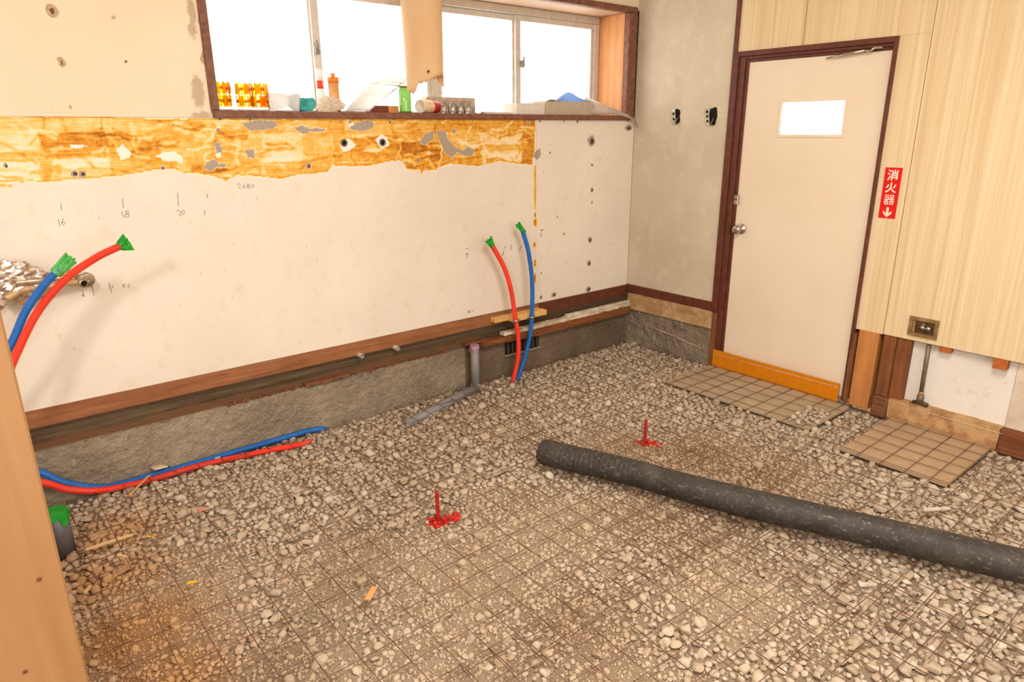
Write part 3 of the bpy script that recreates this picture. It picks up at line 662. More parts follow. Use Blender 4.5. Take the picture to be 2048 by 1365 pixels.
# door frame and door
M_DOOR = Mat('cream_painted_door', 0.45, 0.35)
_p = M_DOOR.pos(); _c = M_DOOR.ramp(M_DOOR.noise(_p, 2, 4), [(0.3, (228, 210, 184)), (0.7, (236, 220, 196))])
_c = M_DOOR.mix(M_DOOR.math('MULTIPLY', M_DOOR.step(M_DOOR.noise(_p, 34, 3), 0.72, 0.78), 0.5), _c, lin((176, 146, 108))); M_DOOR.color(_c); M_DOOR = M_DOOR.m
dr = struct(thing('door_1', (0.03, -1.18, 0.0), None, None))
DY0, DY1, DZ1 = -1.556, -0.802, 1.768
GY0, GY1, GZ0, GZ1 = -1.372, -1.012, 1.378, 1.562
dx0, dx1 = 0.012, 0.046
def hole_slab(name, x0, x1, y0, y1, z0, z1, hy0, hy1, hz0, hz1, mat, parent):
    V = []; Fc = []
    for x in (x0, x1):
        V += [(x, y0, z0), (x, y1, z0), (x, y1, z1), (x, y0, z1), (x, hy0, hz0), (x, hy1, hz0), (x, hy1, hz1), (x, hy0, hz1)]
    for b in (0, 8):
        for k in range(4): Fc.append((b+k, b+(k+1) % 4, b+4+(k+1) % 4, b+4+k))
    for k in range(4): Fc.append((k, (k+1) % 4, 8+(k+1) % 4, 8+k)); Fc.append((4+k, 4+(k+1) % 4, 12+(k+1) % 4, 12+k))
    return mesh_obj(name, V, Fc, mat, parent)
hole_slab('door_leaf', dx0, dx1, DY0, DY1, 0.02, DZ1, GY0+.01, GY1-.01, GZ0+.01, GZ1-.01, M_DOOR, dr)
hole_slab('glazing_bead', dx0-0.006, dx0+0.004, GY0-.004, GY1+.004, GZ0-.004, GZ1+.004, GY0+.010, GY1-.010, GZ0+.010, GZ1-.010, M_DOOR, dr)
box('pane', (0.028, GY0+.008, GZ0+.008), (0.032, GY1-.008, GZ1-.008), M_PANE, dr)
# frame: two-step jambs and head
for (nm, a, b) in [('frame_jamb', (-0.016, -0.745, 0.33), (0.06, -0.7055, 1.826)), ('frame_jamb', (-0.004, -0.782, 0.0), (0.06, -0.7455, 1.80)), ('frame_jamb', (0.006, -0.8015, 0.0), (0.06, -0.7825, 1.775)),
                   ('frame_jamb', (-0.016, -1.580, 0.30), (0.10, -1.5645, 1.826)), ('frame_jamb', (0.0, -1.5715, 0.0), (0.10, -1.557, 1.80)),
                   ('frame_head', (-0.016, -1.5640, 1.800), (0.06, -0.7455, 1.826)), ('frame_head', (-0.002, -1.5640, 1.784), (0.06, -0.7825, 1.7995)), ('frame_head', (0.006, -1.5560, 1.769), (0.06, -0.8020, 1.7835))]:
    box(nm, a, b, M_TRIM, dr, 0.0015)
M_RAWJ = wood('raw_frame_end', (150, 98, 62), (100, 62, 40), 'z', 1.0)
box('raw_jamb_end', (-0.012, -0.7455, -0.02), (0.02, -0.7135, 0.329), M_RAWJ, dr)
box('raw_jamb_end', (-0.012, -1.592, 0.0), (0.02, -1.5725, 0.39), M_RAWJ, dr)
M_STEEL = simple('brushed_steel', (190, 180, 166), 0.28, 0.5, metal=0.9, var=0.05)
kc = at(1483, 458, 'x', dx0)
kn = lathe('door_knob', [(0.0, 0.0), (0.030, 0.0), (0.031, 0.004), (0.027, 0.010), (0.012, 0.012), (0.011, 0.028), (0.016, 0.032), (0.024, 0.040), (0.026, 0.052), (0.023, 0.064), (0.014, 0.068), (0.0, 0.068)], kc, M_STEEL, dr, 28, (-1, 0, 0))
lathe('keyhole', [(0.0, 0.0695), (0.006, 0.0695), (0.007, 0.067)], kc, M_SOCK, kn, 14, (-1, 0, 0))
lc = at(1472, 400, 'x', 0.0)
lt_ = box('latch_bolt_plate', (-0.006, lc[1]-0.014, lc[2]-0.028), (0.012, lc[1]+0.012, lc[2]+0.028), M_STEEL, dr, 0.002)
tube('bolt', [(-0.010, lc[1]-0.012, lc[2]+0.004), (-0.010, lc[1]+0.016, lc[2]+0.004)], 0.005, M_SOCK, lt_, 8)
for dz in (-0.018, 0.018): lathe('screw', [(0, 0), (0.004, 0), (0.003, 0.002), (0, 0.002)], (-0.006, lc[1], lc[2]+dz), M_SOCK, lt_, 8, (-1, 0, 0))
a = at(1652, 117, 'x', -0.01); b = at(1730, 101, 'x', -0.02); c2 = at(1752, 96, 'x', -0.02)
cl = tube('closer_arm', [a, a*.5+b*.5, b], lambda s: 0.003+0.004*min(1, s/0.1), M_STEEL, dr, 8)
tube('closer_link', [b, (b+c2)/2+np.array([0, 0, -0.008]), c2+np.array([0, 0, 0.006])], 0.006, M_STEEL, cl, 8)
box('closer_bracket', (-0.03, c2[1]-0.03, c2[2]-0.004), (0.012, c2[1]+0.006, c2[2]+0.004), M_STEEL, cl, 0.001)
# orange kick board across the foot of the door
M_ORANGE = simple('orange_coated_plywood', (210, 126, 8), 0.4, 0.4, var=0.05)
M_EDGE = simple('plywood_edge', (214, 170, 110), 0.8)
kb = thing('kick_board', (-0.02, -1.15, 0.0), 'orange coated board nailed across the foot of the cream door', 'board')
box('board', (-0.030, -1.550, -0.03), (-0.0165, -0.752, 0.098), M_ORANGE, kb, 0.0015)
tube('chalk_line', [(-0.0305, -1.545, 0.080), (-0.0305, -0.76, 0.074)], 0.0011, M_STRING, kb, 6)
for y in (-1.52, -0.775): lathe('screw', [(0, 0), (0.004, 0), (0.003, 0.002), (0, 0.0022)], (-0.030, y, 0.082), M_STEEL, kb, 10, (-1, 0, 0))

# fire extinguisher sign
M_RED = simple('red_sign_film', (222, 20, 14), 0.35, 0.4, var=0.08, scale=12); M_WHITE = simple('white_sign_print', (242, 224, 206), 0.5, var=0.04)
sg = thing('extinguisher_sign', (0.0, -1.646, 1.114), 'red vertical sign with white characters and down arrow beside the door', 'sign')
box('plate', (-0.0022, -1.6855, 0.9935), (0.0, -1.607, 1.2355), M_RED, sg)
def text_mesh(ch, cy, cz, size, off):
    cu = bpy.data.curves.new('t', 'FONT'); cu.body = ch; cu.size = 1.0; cu.offset = off; cu.extrude = 0.0; cu.resolution_u = 4
    to = bpy.data.objects.new('t', cu); COL.objects.link(to); bpy.context.view_layer.update()
    me = bpy.data.meshes.new_from_object(to.evaluated_get(bpy.context.evaluated_depsgraph_get()))
    co = np.array([v.co[:] for v in me.vertices]); fs = [tuple(p.vertices) for p in me.polygons]
    bpy.data.objects.remove(to); bpy.data.curves.remove(cu)
    lo, hi = co.min(0), co.max(0); s = size/max(hi[0]-lo[0], hi[1]-lo[1]); m = (lo+hi)/2
    V = [(-0.0027, cy-(p[0]-m[0])*s, cz+(p[1]-m[1])*s) for p in co]
    return mesh_obj('character', V, fs, M_WHITE, sg)
for k, ch in enumerate('消火器'): text_mesh(ch, -1.646, 1.200-k*0.0585, 0.052, (0.020, 0.022, 0.008)[k])
ar = [(-.006, .026), (.006, .026), (.006, -.004), (.020, .010), (.020, -.004), (0, -.023), (-.020, -.004), (-.020, .010), (-.006, -.004)]
mesh_obj('arrow', [(-0.0027, -1.646-u, 1.021+v) for u, v in ar], [(0, 1, 2, 8), (2, 3, 4, 5), (8, 2, 5), (8, 5, 6, 7)], M_WHITE, sg)

# gas outlet box in the panel
M_BRASS = simple('aged_brass', (172, 142, 96), 0.4, 0.5, metal=0.55, var=0.2)
M_BRASSD = simple('dark_aged_brass', (96, 74, 46), 0.55, 0.4, metal=0.4, var=0.2)
gx = thing('gas_outlet_box', (0.0, -1.897, 0.44), 'brass framed recessed gas tap box low on the cream panel', 'gas outlet')
hole_slab('frame', -0.010, 0.0, -1.963, -1.831, 0.440, 0.535, -1.946, -1.848, 0.456, 0.519, M_BRASS, gx)
box('recess', (-0.0012, -1.946, 0.456), (-0.0002, -1.848, 0.519), M_BRASSD, gx)
box('cover_flap', (-0.016, -1.862, 0.458), (-0.008, -1.851, 0.517), M_BRASS, gx, 0.002)
tp = tube('tap_body', [(-0.008, -1.878, 0.487), (-0.010, -1.930, 0.484)], 0.006, M_STEEL, gx, 10)
for y in (-1.900, -1.926):
    lathe('tap_nozzle', [(0, 0), (0.009, 0), (0.009, 0.008), (0.011, 0.010), (0.011, 0.016), (0.006, 0.022), (0, 0.022)], (-0.008, y, 0.487), M_STEEL, tp, 14, (-0.9, 0.1, 0.3))
box('tap_lever', (-0.020, -1.905, 0.500), (-0.016, -1.893, 0.512), M_STEEL, tp, 0.002)

# under the panel: studs, plaster, gas pipe
M_PINE = wood('new_pine_stud', (206, 140, 80), (168, 104, 54), 'z', 0.8)
M_OLDP = wood('old_brown_stud', (150, 92, 52), (92, 54, 32), 'z', 1.0)
struct(box('trim_9', (-0.004, -1.700, -0.01), (0.09, -1.600, 0.4135), M_PINE, None, 0.003))
so = struct(box('trim_10', (0.004, -1.783, 0.085), (0.095, -1.722, 0.4135), M_OLDP, None, 0.003)); 
struct(box('trim_11', (0.012, -1.850, 0.085), (0.095, -1.784, 0.4135), M_OLDP, None, 0.003))
bk = box('stud_foot_block', (-0.02, -1.795, -0.02), (0.06, -1.722, 0.084), wood('split_foot_block', (146, 96, 60), (84, 50, 30), 'y', 1.4), None, 0.006, 0.004)
prop(bk, 'split brown wooden block under the old stud right of the door', 'wood block')
def plaster():
    m = Mat('white_plaster_scuffed', 0.8, 0.2); p = m.pos()
    c = m.ramp(m.noise(p, 4, 4), [(0.35, (228, 222, 212)), (0.65, (236, 230, 220))])
    c = m.mix(m.math('MULTIPLY', m.step(m.noise(p, 11, 6, 0.75), 0.55, 0.72), 0.6), c, lin((212, 184, 150)))
    c = m.mix(m.step(m.noise(m.map(p, (1, 40, 60)), 1.0, 3), 0.73, 0.76), c, lin((160, 112, 72)))
    m.color(c); m.bump(m.noise(p, 30, 5), 0.3, 0.003); return m.m
M_PLAS = plaster(); M_PLAS2 = simple('cream_plaster', (222, 204, 182), 0.85, scale=8, bump=0.3)
wl = struct(box('wall_plaster', (0.048, -2.292, 0.06), (0.10, -1.851, 0.4135), M_PLAS))
box('plaster_patch', (0.044, -6.0, 0.06), (0.10, -2.294, 0.4135), M_PLAS2, wl)
M_SILL = wood('dusty_sill_timber', (186, 136, 86), (130, 88, 54), 'y', 1.0, dust=(196, 158, 112))
struct(rough_beam('trim_12', (-0.010, -2.290, -0.03), (0.10, -1.80, 0.088), M_SILL, None, 0.002, 0.04, 12, 1))
prop(tube('string_line', [(-0.012, -1.81, 0.076), (-0.0125, -2.05, 0.071), (-0.012, -2.30, 0.068)], 0.0012, M_STRING, None, 6), 'thin white string line along the sill timber under the plaster', 'string')
struct(box('baseboard_plaster', (-0.006, -3.4, -0.03), (0.043, -2.2925, 0.086), wood('brown_base_timber', (142, 84, 48), (100, 56, 32), 'y', 1.0), None, 0.002))
M_GALV = simple('dull_galvanised_steel', (136, 120, 102), 0.5, 0.4, metal=0.5, var=0.15)
gp = thing('gas_pipe', (0.03, -1.93, 0.09), 'grey gas pipe with elbow tap standing on the sill timber', 'pipe')
tube('pipe', [(0.024, -1.926, 0.4), (0.024, -1.928, 0.3), (0.022, -1.931, 0.16)], 0.0105, M_GALV, gp, 14)
lathe('brass_collar', [(0.0, 0.0), (0.013, 0.0), (0.0135, 0.012), (0.011, 0.018), (0, 0.018)], (0.022, -1.932, 0.140), M_BRASS, gp, 14)
lathe('elbow', [(0, 0), (0.015, 0), (0.017, 0.012), (0.016, 0.028), (0.012, 0.036), (0, 0.036)], (0.022, -1.932, 0.108), M_GALV, gp, 14)
tube('tap_arm', [(0.012, -1.905, 0.098), (0.010, -1.935, 0.106), (0.004, -1.958, 0.104), (0.0, -1.975, 0.102)], lambda s: 0.009 if s < 0.04 else 0.0115, M_BRASSD, gp, 12)
tube('tap_lever', [(0.012, -1.905, 0.098), (0.006, -1.893, 0.094)], 0.005, M_GALV, gp, 8)
M_WEDGE = simple('orange_brown_wedge_wood', (186, 100, 44), 0.7, var=0.15)
prop(box('wood_wedge', (0.003, -2.030, 0.386), (0.04, -1.978, 0.4125), M_WEDGE, None, 0.001), 'thin orange-brown wedge under the panel edge, nearer the gas pipe', 'wood wedge')
prop(box('wood_wedge', (-0.006, -2.262, 0.366), (0.04, -2.207, 0.4125), M_WEDGE, None, 0.001), 'thicker orange-brown wedge under the panel edge, farther from the gas pipe', 'wood wedge')

# ------------------------------------------------------------------ rest of the room
struct(box('ceiling', (-5.6, -6.0, 2.6), (0.16, 0.28, 2.66), M_PLAIN))
struct(box('wall_left', (-5.7, -6.0, -0.1), (-5.6, 0.28, 2.6), M_PLAIN))
struct(box('wall_front', (-5.6, -6.1, -0.1), (0.16, -6.0, 2.6), M_PLAIN))

# ------------------------------------------------------------------ floor: soil, gravel
DIRT = [(at(a, b, 'z')[:2], r, k) for a, b, r, k in [(330, 1230, .28, 1.0), (430, 1120, .22, .6), (700, 1130, .30, .8), (950, 1130, .32, 1.0), (860, 960, .16, .35), (1000, 1000, .25, .6), (900, 1300, .3, .75), (1150, 1240, .22, .8), (1250, 890, .26, .9), (1420, 900, .30, .9), (1100, 1040, .30, .9), (1300, 1010, .25, .85), (1450, 1180, .22, .9), (1560, 940, .25, .7), (1240, 1330, .2, .7), (1420, 1080, .22, .6), (600, 1330, .25, .75), (1030, 850, .2, .5), (1640, 1250, .15, .5), (1990, 960, .15, .4)]]
WET = [(at(a, b, 'z')[:2], r, k) for a, b, r, k in [(1380, 900, .28, .75), (1500, 930, .26, .8), (1250, 880, .2, .5), (1330, 1040, .3, .55), (1150, 1230, .28, .5), (1450, 1000, .3, .5), (1560, 900, .2, .5), (960, 830, .12, .4)]]
WARM_LIGHT = [(at(a, b, 'z')[:2], r, k) for a, b, r, k in [(270, 1250, .22, .9), (230, 1050, .20, .8), (330, 1350, .2, .9), (220, 1140, .20, .85)]]  # warm light on the left ground, painted into soil, grit and stone colour
REB = [at(876, 1036, 'z', -0.01)[:2], at(1290, 879, 'z', -0.01)[:2]]
def blobs(L, X, Y):
    out = np.zeros_like(X)
    for (c, r, k) in L: out = np.maximum(out, k*np.exp(-((X-c[0])**2+(Y-c[1])**2)/(r*r)))
    return out
vnoise = np.vectorize(lambda x, y, f, s: mnoise.noise(Vector((x*f, y*f, s))))
def height(X, Y):
    d = blobs(DIRT, X, Y)
    h = -0.041+0.015*d+0.006*vnoise(X, Y, 2.3, 1.0)+0.004*vnoise(X, Y, 7.0, 2.0)
    return h
nx, ny = 270, 232
gxs = np.linspace(-4.0, 0.06, nx); gys = np.linspace(-3.45, 0.02, ny)
GX, GY = np.meshgrid(gxs, gys, indexing='ij')
GZ = height(GX, GY)+0.0025*vnoise(GX, GY, 38.0, 3.0)
idx = np.arange(nx*ny).reshape(nx, ny)
quads = np.stack([idx[:-1, :-1], idx[1:, :-1], idx[1:, 1:], idx[:-1, 1:]], -1).reshape(-1, 4)
def soil():
    m = Mat('sandy_soil', 0.95, 0.1); p = m.pos()
    f = m.noise(p, 120, 6, 0.75); md = m.noise(p, 30, 5, 0.7); big = m.noise(p, 3, 4)
    c = m.ramp(m.math('ADD', m.math('MULTIPLY', f, 0.6), m.math('MULTIPLY', big, 0.4)), [(0.33, (144, 122, 98)), (0.5, (178, 156, 130)), (0.68, (200, 180, 154))])
    wn = m.math('ADD', m.attr('damp'), m.math('MULTIPLY', m.math('SUBTRACT', big, 0.5), 0.5))
    c = m.mix(m.step(wn, 0.05, 0.8), c, m.ramp(f, [(0.3, (120, 92, 66)), (0.7, (160, 128, 96))]))
    c = m.mix(m.math('MULTIPLY', m.step(m.attr('warm_light'), 0.15, 0.8), 0.75), c, m.ramp(f, [(0.3, (150, 102, 54)), (0.7, (198, 146, 88))]))  # tints the soil orange to paint in the warm light
    rd = m.step(m.math('ADD', m.attr('paint'), m.math('MULTIPLY', m.math('SUBTRACT', m.noise(p, 60, 5, 0.7), 0.5), 0.9)), 0.3, 0.6)
    c = m.mix(m.math('MULTIPLY', rd, 0.9), c, lin((196, 34, 26)))
    m.color(c); m.bump(m.math('ADD', f, m.math('MULTIPLY', md, 0.8)), 1.0, 0.008); return m.m
floor = mesh_obj('floor', np.stack([GX, GY, GZ], -1).reshape(-1, 3), quads.tolist(), soil())
struct(floor)
def paint_amt(X, Y):
    out = np.zeros_like(X)
    for (c, dirx) in zip(REB, ((0.055, -0.01), (0.04, -0.05))):
        for t in (0.0, 0.5, 1.0):
            out = np.maximum(out, (1-0.3*t)*np.exp(-((X-c[0]-dirx[0]*t)**2+(Y-c[1]-dirx[1]*t)**2)/(0.045**2)))
    return out
for nm, val in (('damp', blobs(WET, GX, GY)), ('warm_light', blobs(WARM_LIGHT, GX, GY)), ('paint', paint_amt(GX, GY))):
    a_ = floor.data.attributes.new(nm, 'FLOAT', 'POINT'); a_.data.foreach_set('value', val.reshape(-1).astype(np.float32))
struct(box('floor_outer', (-5.6, -6.0, -0.12), (0.0, -3.44, -0.035), M_CONC))
struct(box('floor_outer', (-5.6, -3.44, -0.12), (-3.99, 0.0, -0.035), M_CONC))

struct(box('added_shade_platform', (-5.6, -3.44, -0.034), (-3.642, -0.52, 0.34), wood('shade_platform_timber', (176, 130, 84), (140, 98, 60), 'y', 0.6), None, 0.002))  # unseen platform added to cast shade on the gravel beside the post
# stone shapes
def stone_shape(sub, seed):
    r = random.Random(seed); bm = bmesh.new(); bmesh.ops.create_icosphere(bm, subdivisions=sub, radius=1.0)
    planes = []
    for _ in range(7):
        n = Vector((r.gauss(0, 1), r.gauss(0, 1), r.gauss(0, 1))).normalized(); planes.append((n, r.uniform(0.55, 0.85)))
    off = Vector((r.random()*50, r.random()*50, r.random()*50))
    for v in bm.verts:
        for n, d in planes:
            k = v.co.dot(n)
            if k > d: v.co -= n*(k-d)*0.9
        v.co *= 1+0.16*mnoise.noise(v.co*1.7+off)
    sc = Vector((r.uniform(1.0, 1.3), r.uniform(0.8, 1.0), r.uniform(0.62, 0.82)))
    for v in bm.verts: v.co = Vector((v.co.x*sc.x, v.co.y*sc.y, v.co.z*sc.z))
    V = np.array([v.co[:] for v in bm.verts]); Fc = np.array([[v.index for v in f.verts] for f in bm.faces]); bm.free()
    return V, Fc
LOWS = [stone_shape(2, 100+k) for k in range(10)]      # 80 triangles
HIGHS = [stone_shape(3, 200+k) for k in range(10)]     # 320 triangles
GRAIN = [stone_shape(1, 300+k) for k in range(8)]      # 20 triangles
PLATES = [(-0.46, 0.0, -1.62, -0.735), (-0.555, 0.0, -2.275, -1.825)]
def on_plate(x, y, m=0.0): return any(a-m < x < b+m and c-m < y < d+m for a, b, c, d in PLATES)
def density(x, y):
    d = 1.0
    for (c, r, k) in DIRT: d = min(d, 1-1.15*k*math.exp(-((x-c[0])**2+(y-c[1])**2)/(r*r)))
    if y > -0.55: d = max(d, 0.85)
    return max(0.06, d+0.28*smoothnoise2(x, y, 3.0, 4)+0.18*smoothnoise2(x, y, 9.0, 6))
cell = 0.03; hashg = {}
stones = []
R3 = random.Random(5)
def inview(x, y, m=280):
    px, py, d = project((x, y, 0.0)); return d > 0.2 and -m < px < 2048+m and -m < py < 1365+m*2
for c in REB:
    for k in range(26):
        a_ = R3.uniform(0, 6.28); d_ = R3.uniform(0.012, 0.062); x, y, r = c[0]+d_*math.cos(a_)+0.012, c[1]+d_*math.sin(a_)*0.8, R3.uniform(0.006, 0.0125)
        if all((x-q[0])**2+(y-q[1])**2 > (0.75*(r+q[2]))**2 for q in stones):
            stones.append((x, y, r)); hashg.setdefault((int(x/cell), int(y/cell)), []).append((x, y, r))
for _ in range(92000):
    x = R3.uniform(-3.72, -0.012); y = R3.uniform(-3.3, -0.03)
    if not inview(x, y) or R3.random() > density(x, y): continue
    if on_plate(x, y, 0.008) and not (x < -0.22 and -1.68 < y < -1.50 and R3.random() < 0.8): continue
    dn = density(x, y)
    r = min(0.025, max(0.006, R3.lognormvariate(math.log(0.0135 if dn > 0.7 else 0.0088), 0.36)))
    cx, cy = int(x/cell), int(y/cell); ok = True
    for i in (-1, 0, 1):
        for j in (-1, 0, 1):
            for (sx, sy, sr) in hashg.get((cx+i, cy+j), ()):
                if (sx-x)**2+(sy-y)**2 < (0.74*(sr+r))**2: ok = False; break
            if not ok: break
        if not ok: break
    if not ok: continue
    hashg.setdefault((cx, cy), []).append((x, y, r)); stones.append((x, y, r))
print('stones', len(stones))
SX = np.array([s[0] for s in stones]); SY = np.array([s[1] for s in stones]); SR = np.array([s[2] for s in stones])
SZ = height(SX, SY)+SR*np.where(blobs(DIRT, SX, SY) > 0.45, 0.22, 0.50)+0.003*vnoise(SX, SY, 40, 8.0)
SZ = np.minimum(SZ, 0.003-0.25*SR)
plate_mask = np.array([on_plate(x, y, 0.005) for x, y, r in stones]); SZ[plate_mask] = -0.004+SR[plate_mask]*0.3
PA = paint_amt(SX, SY); RED = PA+rng.normal(0, 0.12, len(PA)) > 0.45
prj = np.array([(project((x, y, z))) for x, y, z in zip(SX, SY, SZ)])
vis = (prj[:, 0] > 20) & (prj[:, 0] < 2028) & (prj[:, 1] > 20) & (prj[:, 1] < 1350)
# behind the near post or under the hose they cannot be seen
vis &= ~((prj[:, 0] < 40+ (prj[:, 1]-600)*0.235) & (prj[:, 1] > 600))
HOSE = [(-1.735, -1.05, .058), (-1.706, -1.131, .057), (-1.584, -1.421, .057), (-1.508, -1.66, .057), (-1.408, -1.92, .057), (-1.297, -2.173, .057), (-1.188, -2.437, .057), (-1.09, -2.674, .057), (-0.98, -2.95, .057), (-0.85, -3.25, .057)]
for i in range(len(HOSE)-1):
    pa, pb = project(HOSE[i])[:2], project(HOSE[i+1])[:2]
    t = np.clip(((prj[:, 0]-pa[0])*(pb[0]-pa[0])+(prj[:, 1]-pa[1])*(pb[1]-pa[1]))/((pb[0]-pa[0])**2+(pb[1]-pa[1])**2), 0, 1)
    vis &= np.hypot(prj[:, 0]-pa[0]-t*(pb[0]-pa[0]), prj[:, 1]-pa[1]-t*(pb[1]-pa[1])) > 46
app = np.where(vis & ~RED, SR/prj[:, 2], 0); big = set(np.argsort(-app)[:300].tolist())

STONE_STOPS = [(0.0, (156, 140, 120)), (0.2, (176, 156, 132)), (0.45, (188, 170, 148)), (0.7, (198, 182, 160)), (0.93, (210, 197, 178)), (1.0, (176, 142, 114))]
def stone_mat(name, perobj):
    m = Mat(name, 0.9, 0.15); p = m.pos()
    if perobj:
        oc = m.sep(m.n.new('ShaderNodeObjectInfo').outputs['Color']); rnd, damp, warm, dust = oc[0], oc[1], oc[2], m.n.new('ShaderNodeObjectInfo').outputs['Alpha']
    else: rnd, damp, warm, dust = m.attr('tone'), m.attr('damp'), m.attr('warm_light'), m.attr('dust')
    c = m.ramp(rnd, STONE_STOPS); n = m.noise(p, 90, 5, 0.65)
    c = m.mix(m.math('MULTIPLY', m.step(n, 0.42, 0.75), 0.45), c, lin((172, 148, 118)))
    # soil dust clinging to the stones of the soil patches
    c = m.mix(m.math('MULTIPLY', dust, 0.6), c, lin((188, 162, 130)))
    c = m.mix(m.math('MULTIPLY', damp, 0.6), c, lin((158, 128, 96)))
    c = m.mix(m.math('MULTIPLY', warm, 0.9), c, lin((182, 132, 80)))  # same painted warm light on stones and grit
    m.color(c); m.bump(m.noise(p, 160, 4, 0.7), 0.5, 0.003); return m.m
M_ST_J = stone_mat('gravel_stone_mixed', False); M_ST_O = stone_mat('gravel_stone_single', True)
M_ST_R = simple('red_sprayed_stone', (206, 44, 34), 0.75, var=0.25, scale=60)
def rotmats(n, tilt):
    a = rng.uniform(0, 2*PI, n); b = rng.normal(0, tilt, n); c = rng.normal(0, tilt, n)
    ca, sa, cb, sb, cc, sc = np.cos(a), np.sin(a), np.cos(b), np.sin(b), np.cos(c), np.sin(c); z = np.zeros(n); o = np.ones(n)
    Rz = np.stack([ca, -sa, z, sa, ca, z, z, z, o], -1).reshape(n, 3, 3)
    Rx = np.stack([o, z, z, z, cb, -sb, z, sb, cb], -1).reshape(n, 3, 3)
    Ry = np.stack([cc, z, sc, z, o, z, -sc, z, cc], -1).reshape(n, 3, 3)
    return Rx @ Ry @ Rz
def joined(name, shapes, X, Y, Z, R, mats, extra, mat_idx=None, tilt=0.35):
    n = len(X); var = rng.integers(0, len(shapes), n); RM = rotmats(n, tilt)
    Vs = []; Fs = []; Ts = {k: [] for k in extra}; Mi = []; off = 0
    for k, (V, Fc) in enumerate(shapes):
        s = np.where(var == k)[0]
        if not len(s): continue
        vv = np.einsum('nij,vj->nvi', RM[s], V)*R[s][:, None, None]+np.stack([X[s], Y[s], Z[s]], -1)[:, None, :]
        ff = Fc[None]+(np.arange(len(s))*len(V))[:, None, None]+off
        Vs.append(vv.reshape(-1, 3)); Fs.append(ff.reshape(-1, 3)); off += len(s)*len(V)
        for q in extra: Ts[q].append(np.repeat(extra[q][s], len(V)))
        Mi.append(np.repeat((mat_idx[s] if mat_idx is not None else np.zeros(len(s), int)), len(Fc)))
    V = np.concatenate(Vs).astype(np.float32); Fc = np.concatenate(Fs).astype(np.int32)
    me = bpy.data.meshes.new(name); me.vertices.add(len(V)); me.vertices.foreach_set('co', V.reshape(-1))
    me.loops.add(Fc.size); me.loops.foreach_set('vertex_index', Fc.reshape(-1))
    me.polygons.add(len(Fc)); me.polygons.foreach_set('loop_start', np.arange(0, Fc.size, 3, dtype=np.int32))
    for m in mats: me.materials.append(m)
    me.polygons.foreach_set('material_index', np.concatenate(Mi).astype(np.int32))
    me.update(calc_edges=True); me.validate()
    for q in extra:
        a = me.attributes.new(q, 'FLOAT', 'POINT'); a.data.foreach_set('value', np.concatenate(Ts[q]).astype(np.float32))
    o = bpy.data.objects.new(name, me); COL.objects.link(o); o['kind'] = 'stuff'
    return o
keep = np.array([i for i in range(len(stones)) if i not in big])
tone = np.clip(rng.beta(2.2, 2.2, len(stones)), 0, 1)
gb_ = joined('gravel', LOWS, SX[keep], SY[keep], SZ[keep], SR[keep], [M_ST_J, M_ST_R], {'tone': tone[keep], 'dust': blobs(DIRT, SX, SY)[keep], 'damp': blobs(WET, SX, SY)[keep], 'warm_light': blobs(WARM_LIGHT, SX, SY)[keep]}, RED[keep].astype(int))
prop(gb_, 'beige angular gravel covering the floor under the wire mesh', 'gravel')
# grit between and over the soil
NG = 64000
qx = rng.uniform(-3.72, -0.02, NG*2); qy = rng.uniform(-3.2, -0.03, NG*2)
dd = blobs(DIRT, qx, qy); pj = np.array([project((a, b, 0)) for a, b in zip(qx, qy)])
okm = (pj[:, 0] > -150) & (pj[:, 0] < 2250) & (pj[:, 1] > -40) & (pj[:, 1] < 1700) & (rng.random(NG*2) < 0.25+0.75*np.clip(dd*1.3, 0, 1))
okm &= ~np.array([on_plate(a, b, 0.0) and rng.random() > 0.012 for a, b in zip(qx, qy)])
qx, qy = qx[okm][:NG], qy[okm][:NG]
qr = np.clip(rng.lognormal(math.log(0.0036), 0.42, len(qx)), 0.0018, 0.009)
qz = height(qx, qy)+qr*0.3
pm = np.array([on_plate(a, b) for a, b in zip(qx, qy)]); qz[pm] = -0.003
gr_ = joined('grit', GRAIN, qx, qy, qz, qr, [M_ST_J, M_ST_R], {'tone': rng.beta(2, 2.6, len(qx)), 'dust': blobs(DIRT, qx, qy), 'damp': blobs(WET, qx, qy), 'warm_light': blobs(WARM_LIGHT, qx, qy)}, ((paint_amt(qx, qy)+rng.normal(0, .15, len(qx))) > 0.6).astype(int), 0.6)
prop(gr_, 'fine sandy grit scattered over the soil between the stones', 'grit')
# the 300 stones that show largest, one object each
hero = []; DM, WARM, DU = blobs(WET, SX, SY), blobs(WARM_LIGHT, SX, SY), blobs(DIRT, SX, SY)
for k, (V, Fc) in enumerate(HIGHS):
    me = bpy.data.meshes.new('gravel_stone'); me.from_pydata(V.tolist(), [], Fc.tolist()); me.materials.append(M_ST_O); me.update(); hero.append(me)
for i in sorted(big):
    o = bpy.data.objects.new('gravel_stone', hero[i % 10]); COL.objects.link(o)
    o.location = (SX[i], SY[i], SZ[i]); o.scale = (SR[i],)*3
    o.rotation_euler = (R3.gauss(0, .3), R3.gauss(0, .3), R3.uniform(0, 6.28))
    o.color = (tone[i], DM[i], WARM[i], DU[i])
    prop(o, 'larger loose beige gravel stone lying among the mesh wires', 'stone', 'larger loose gravel stones')

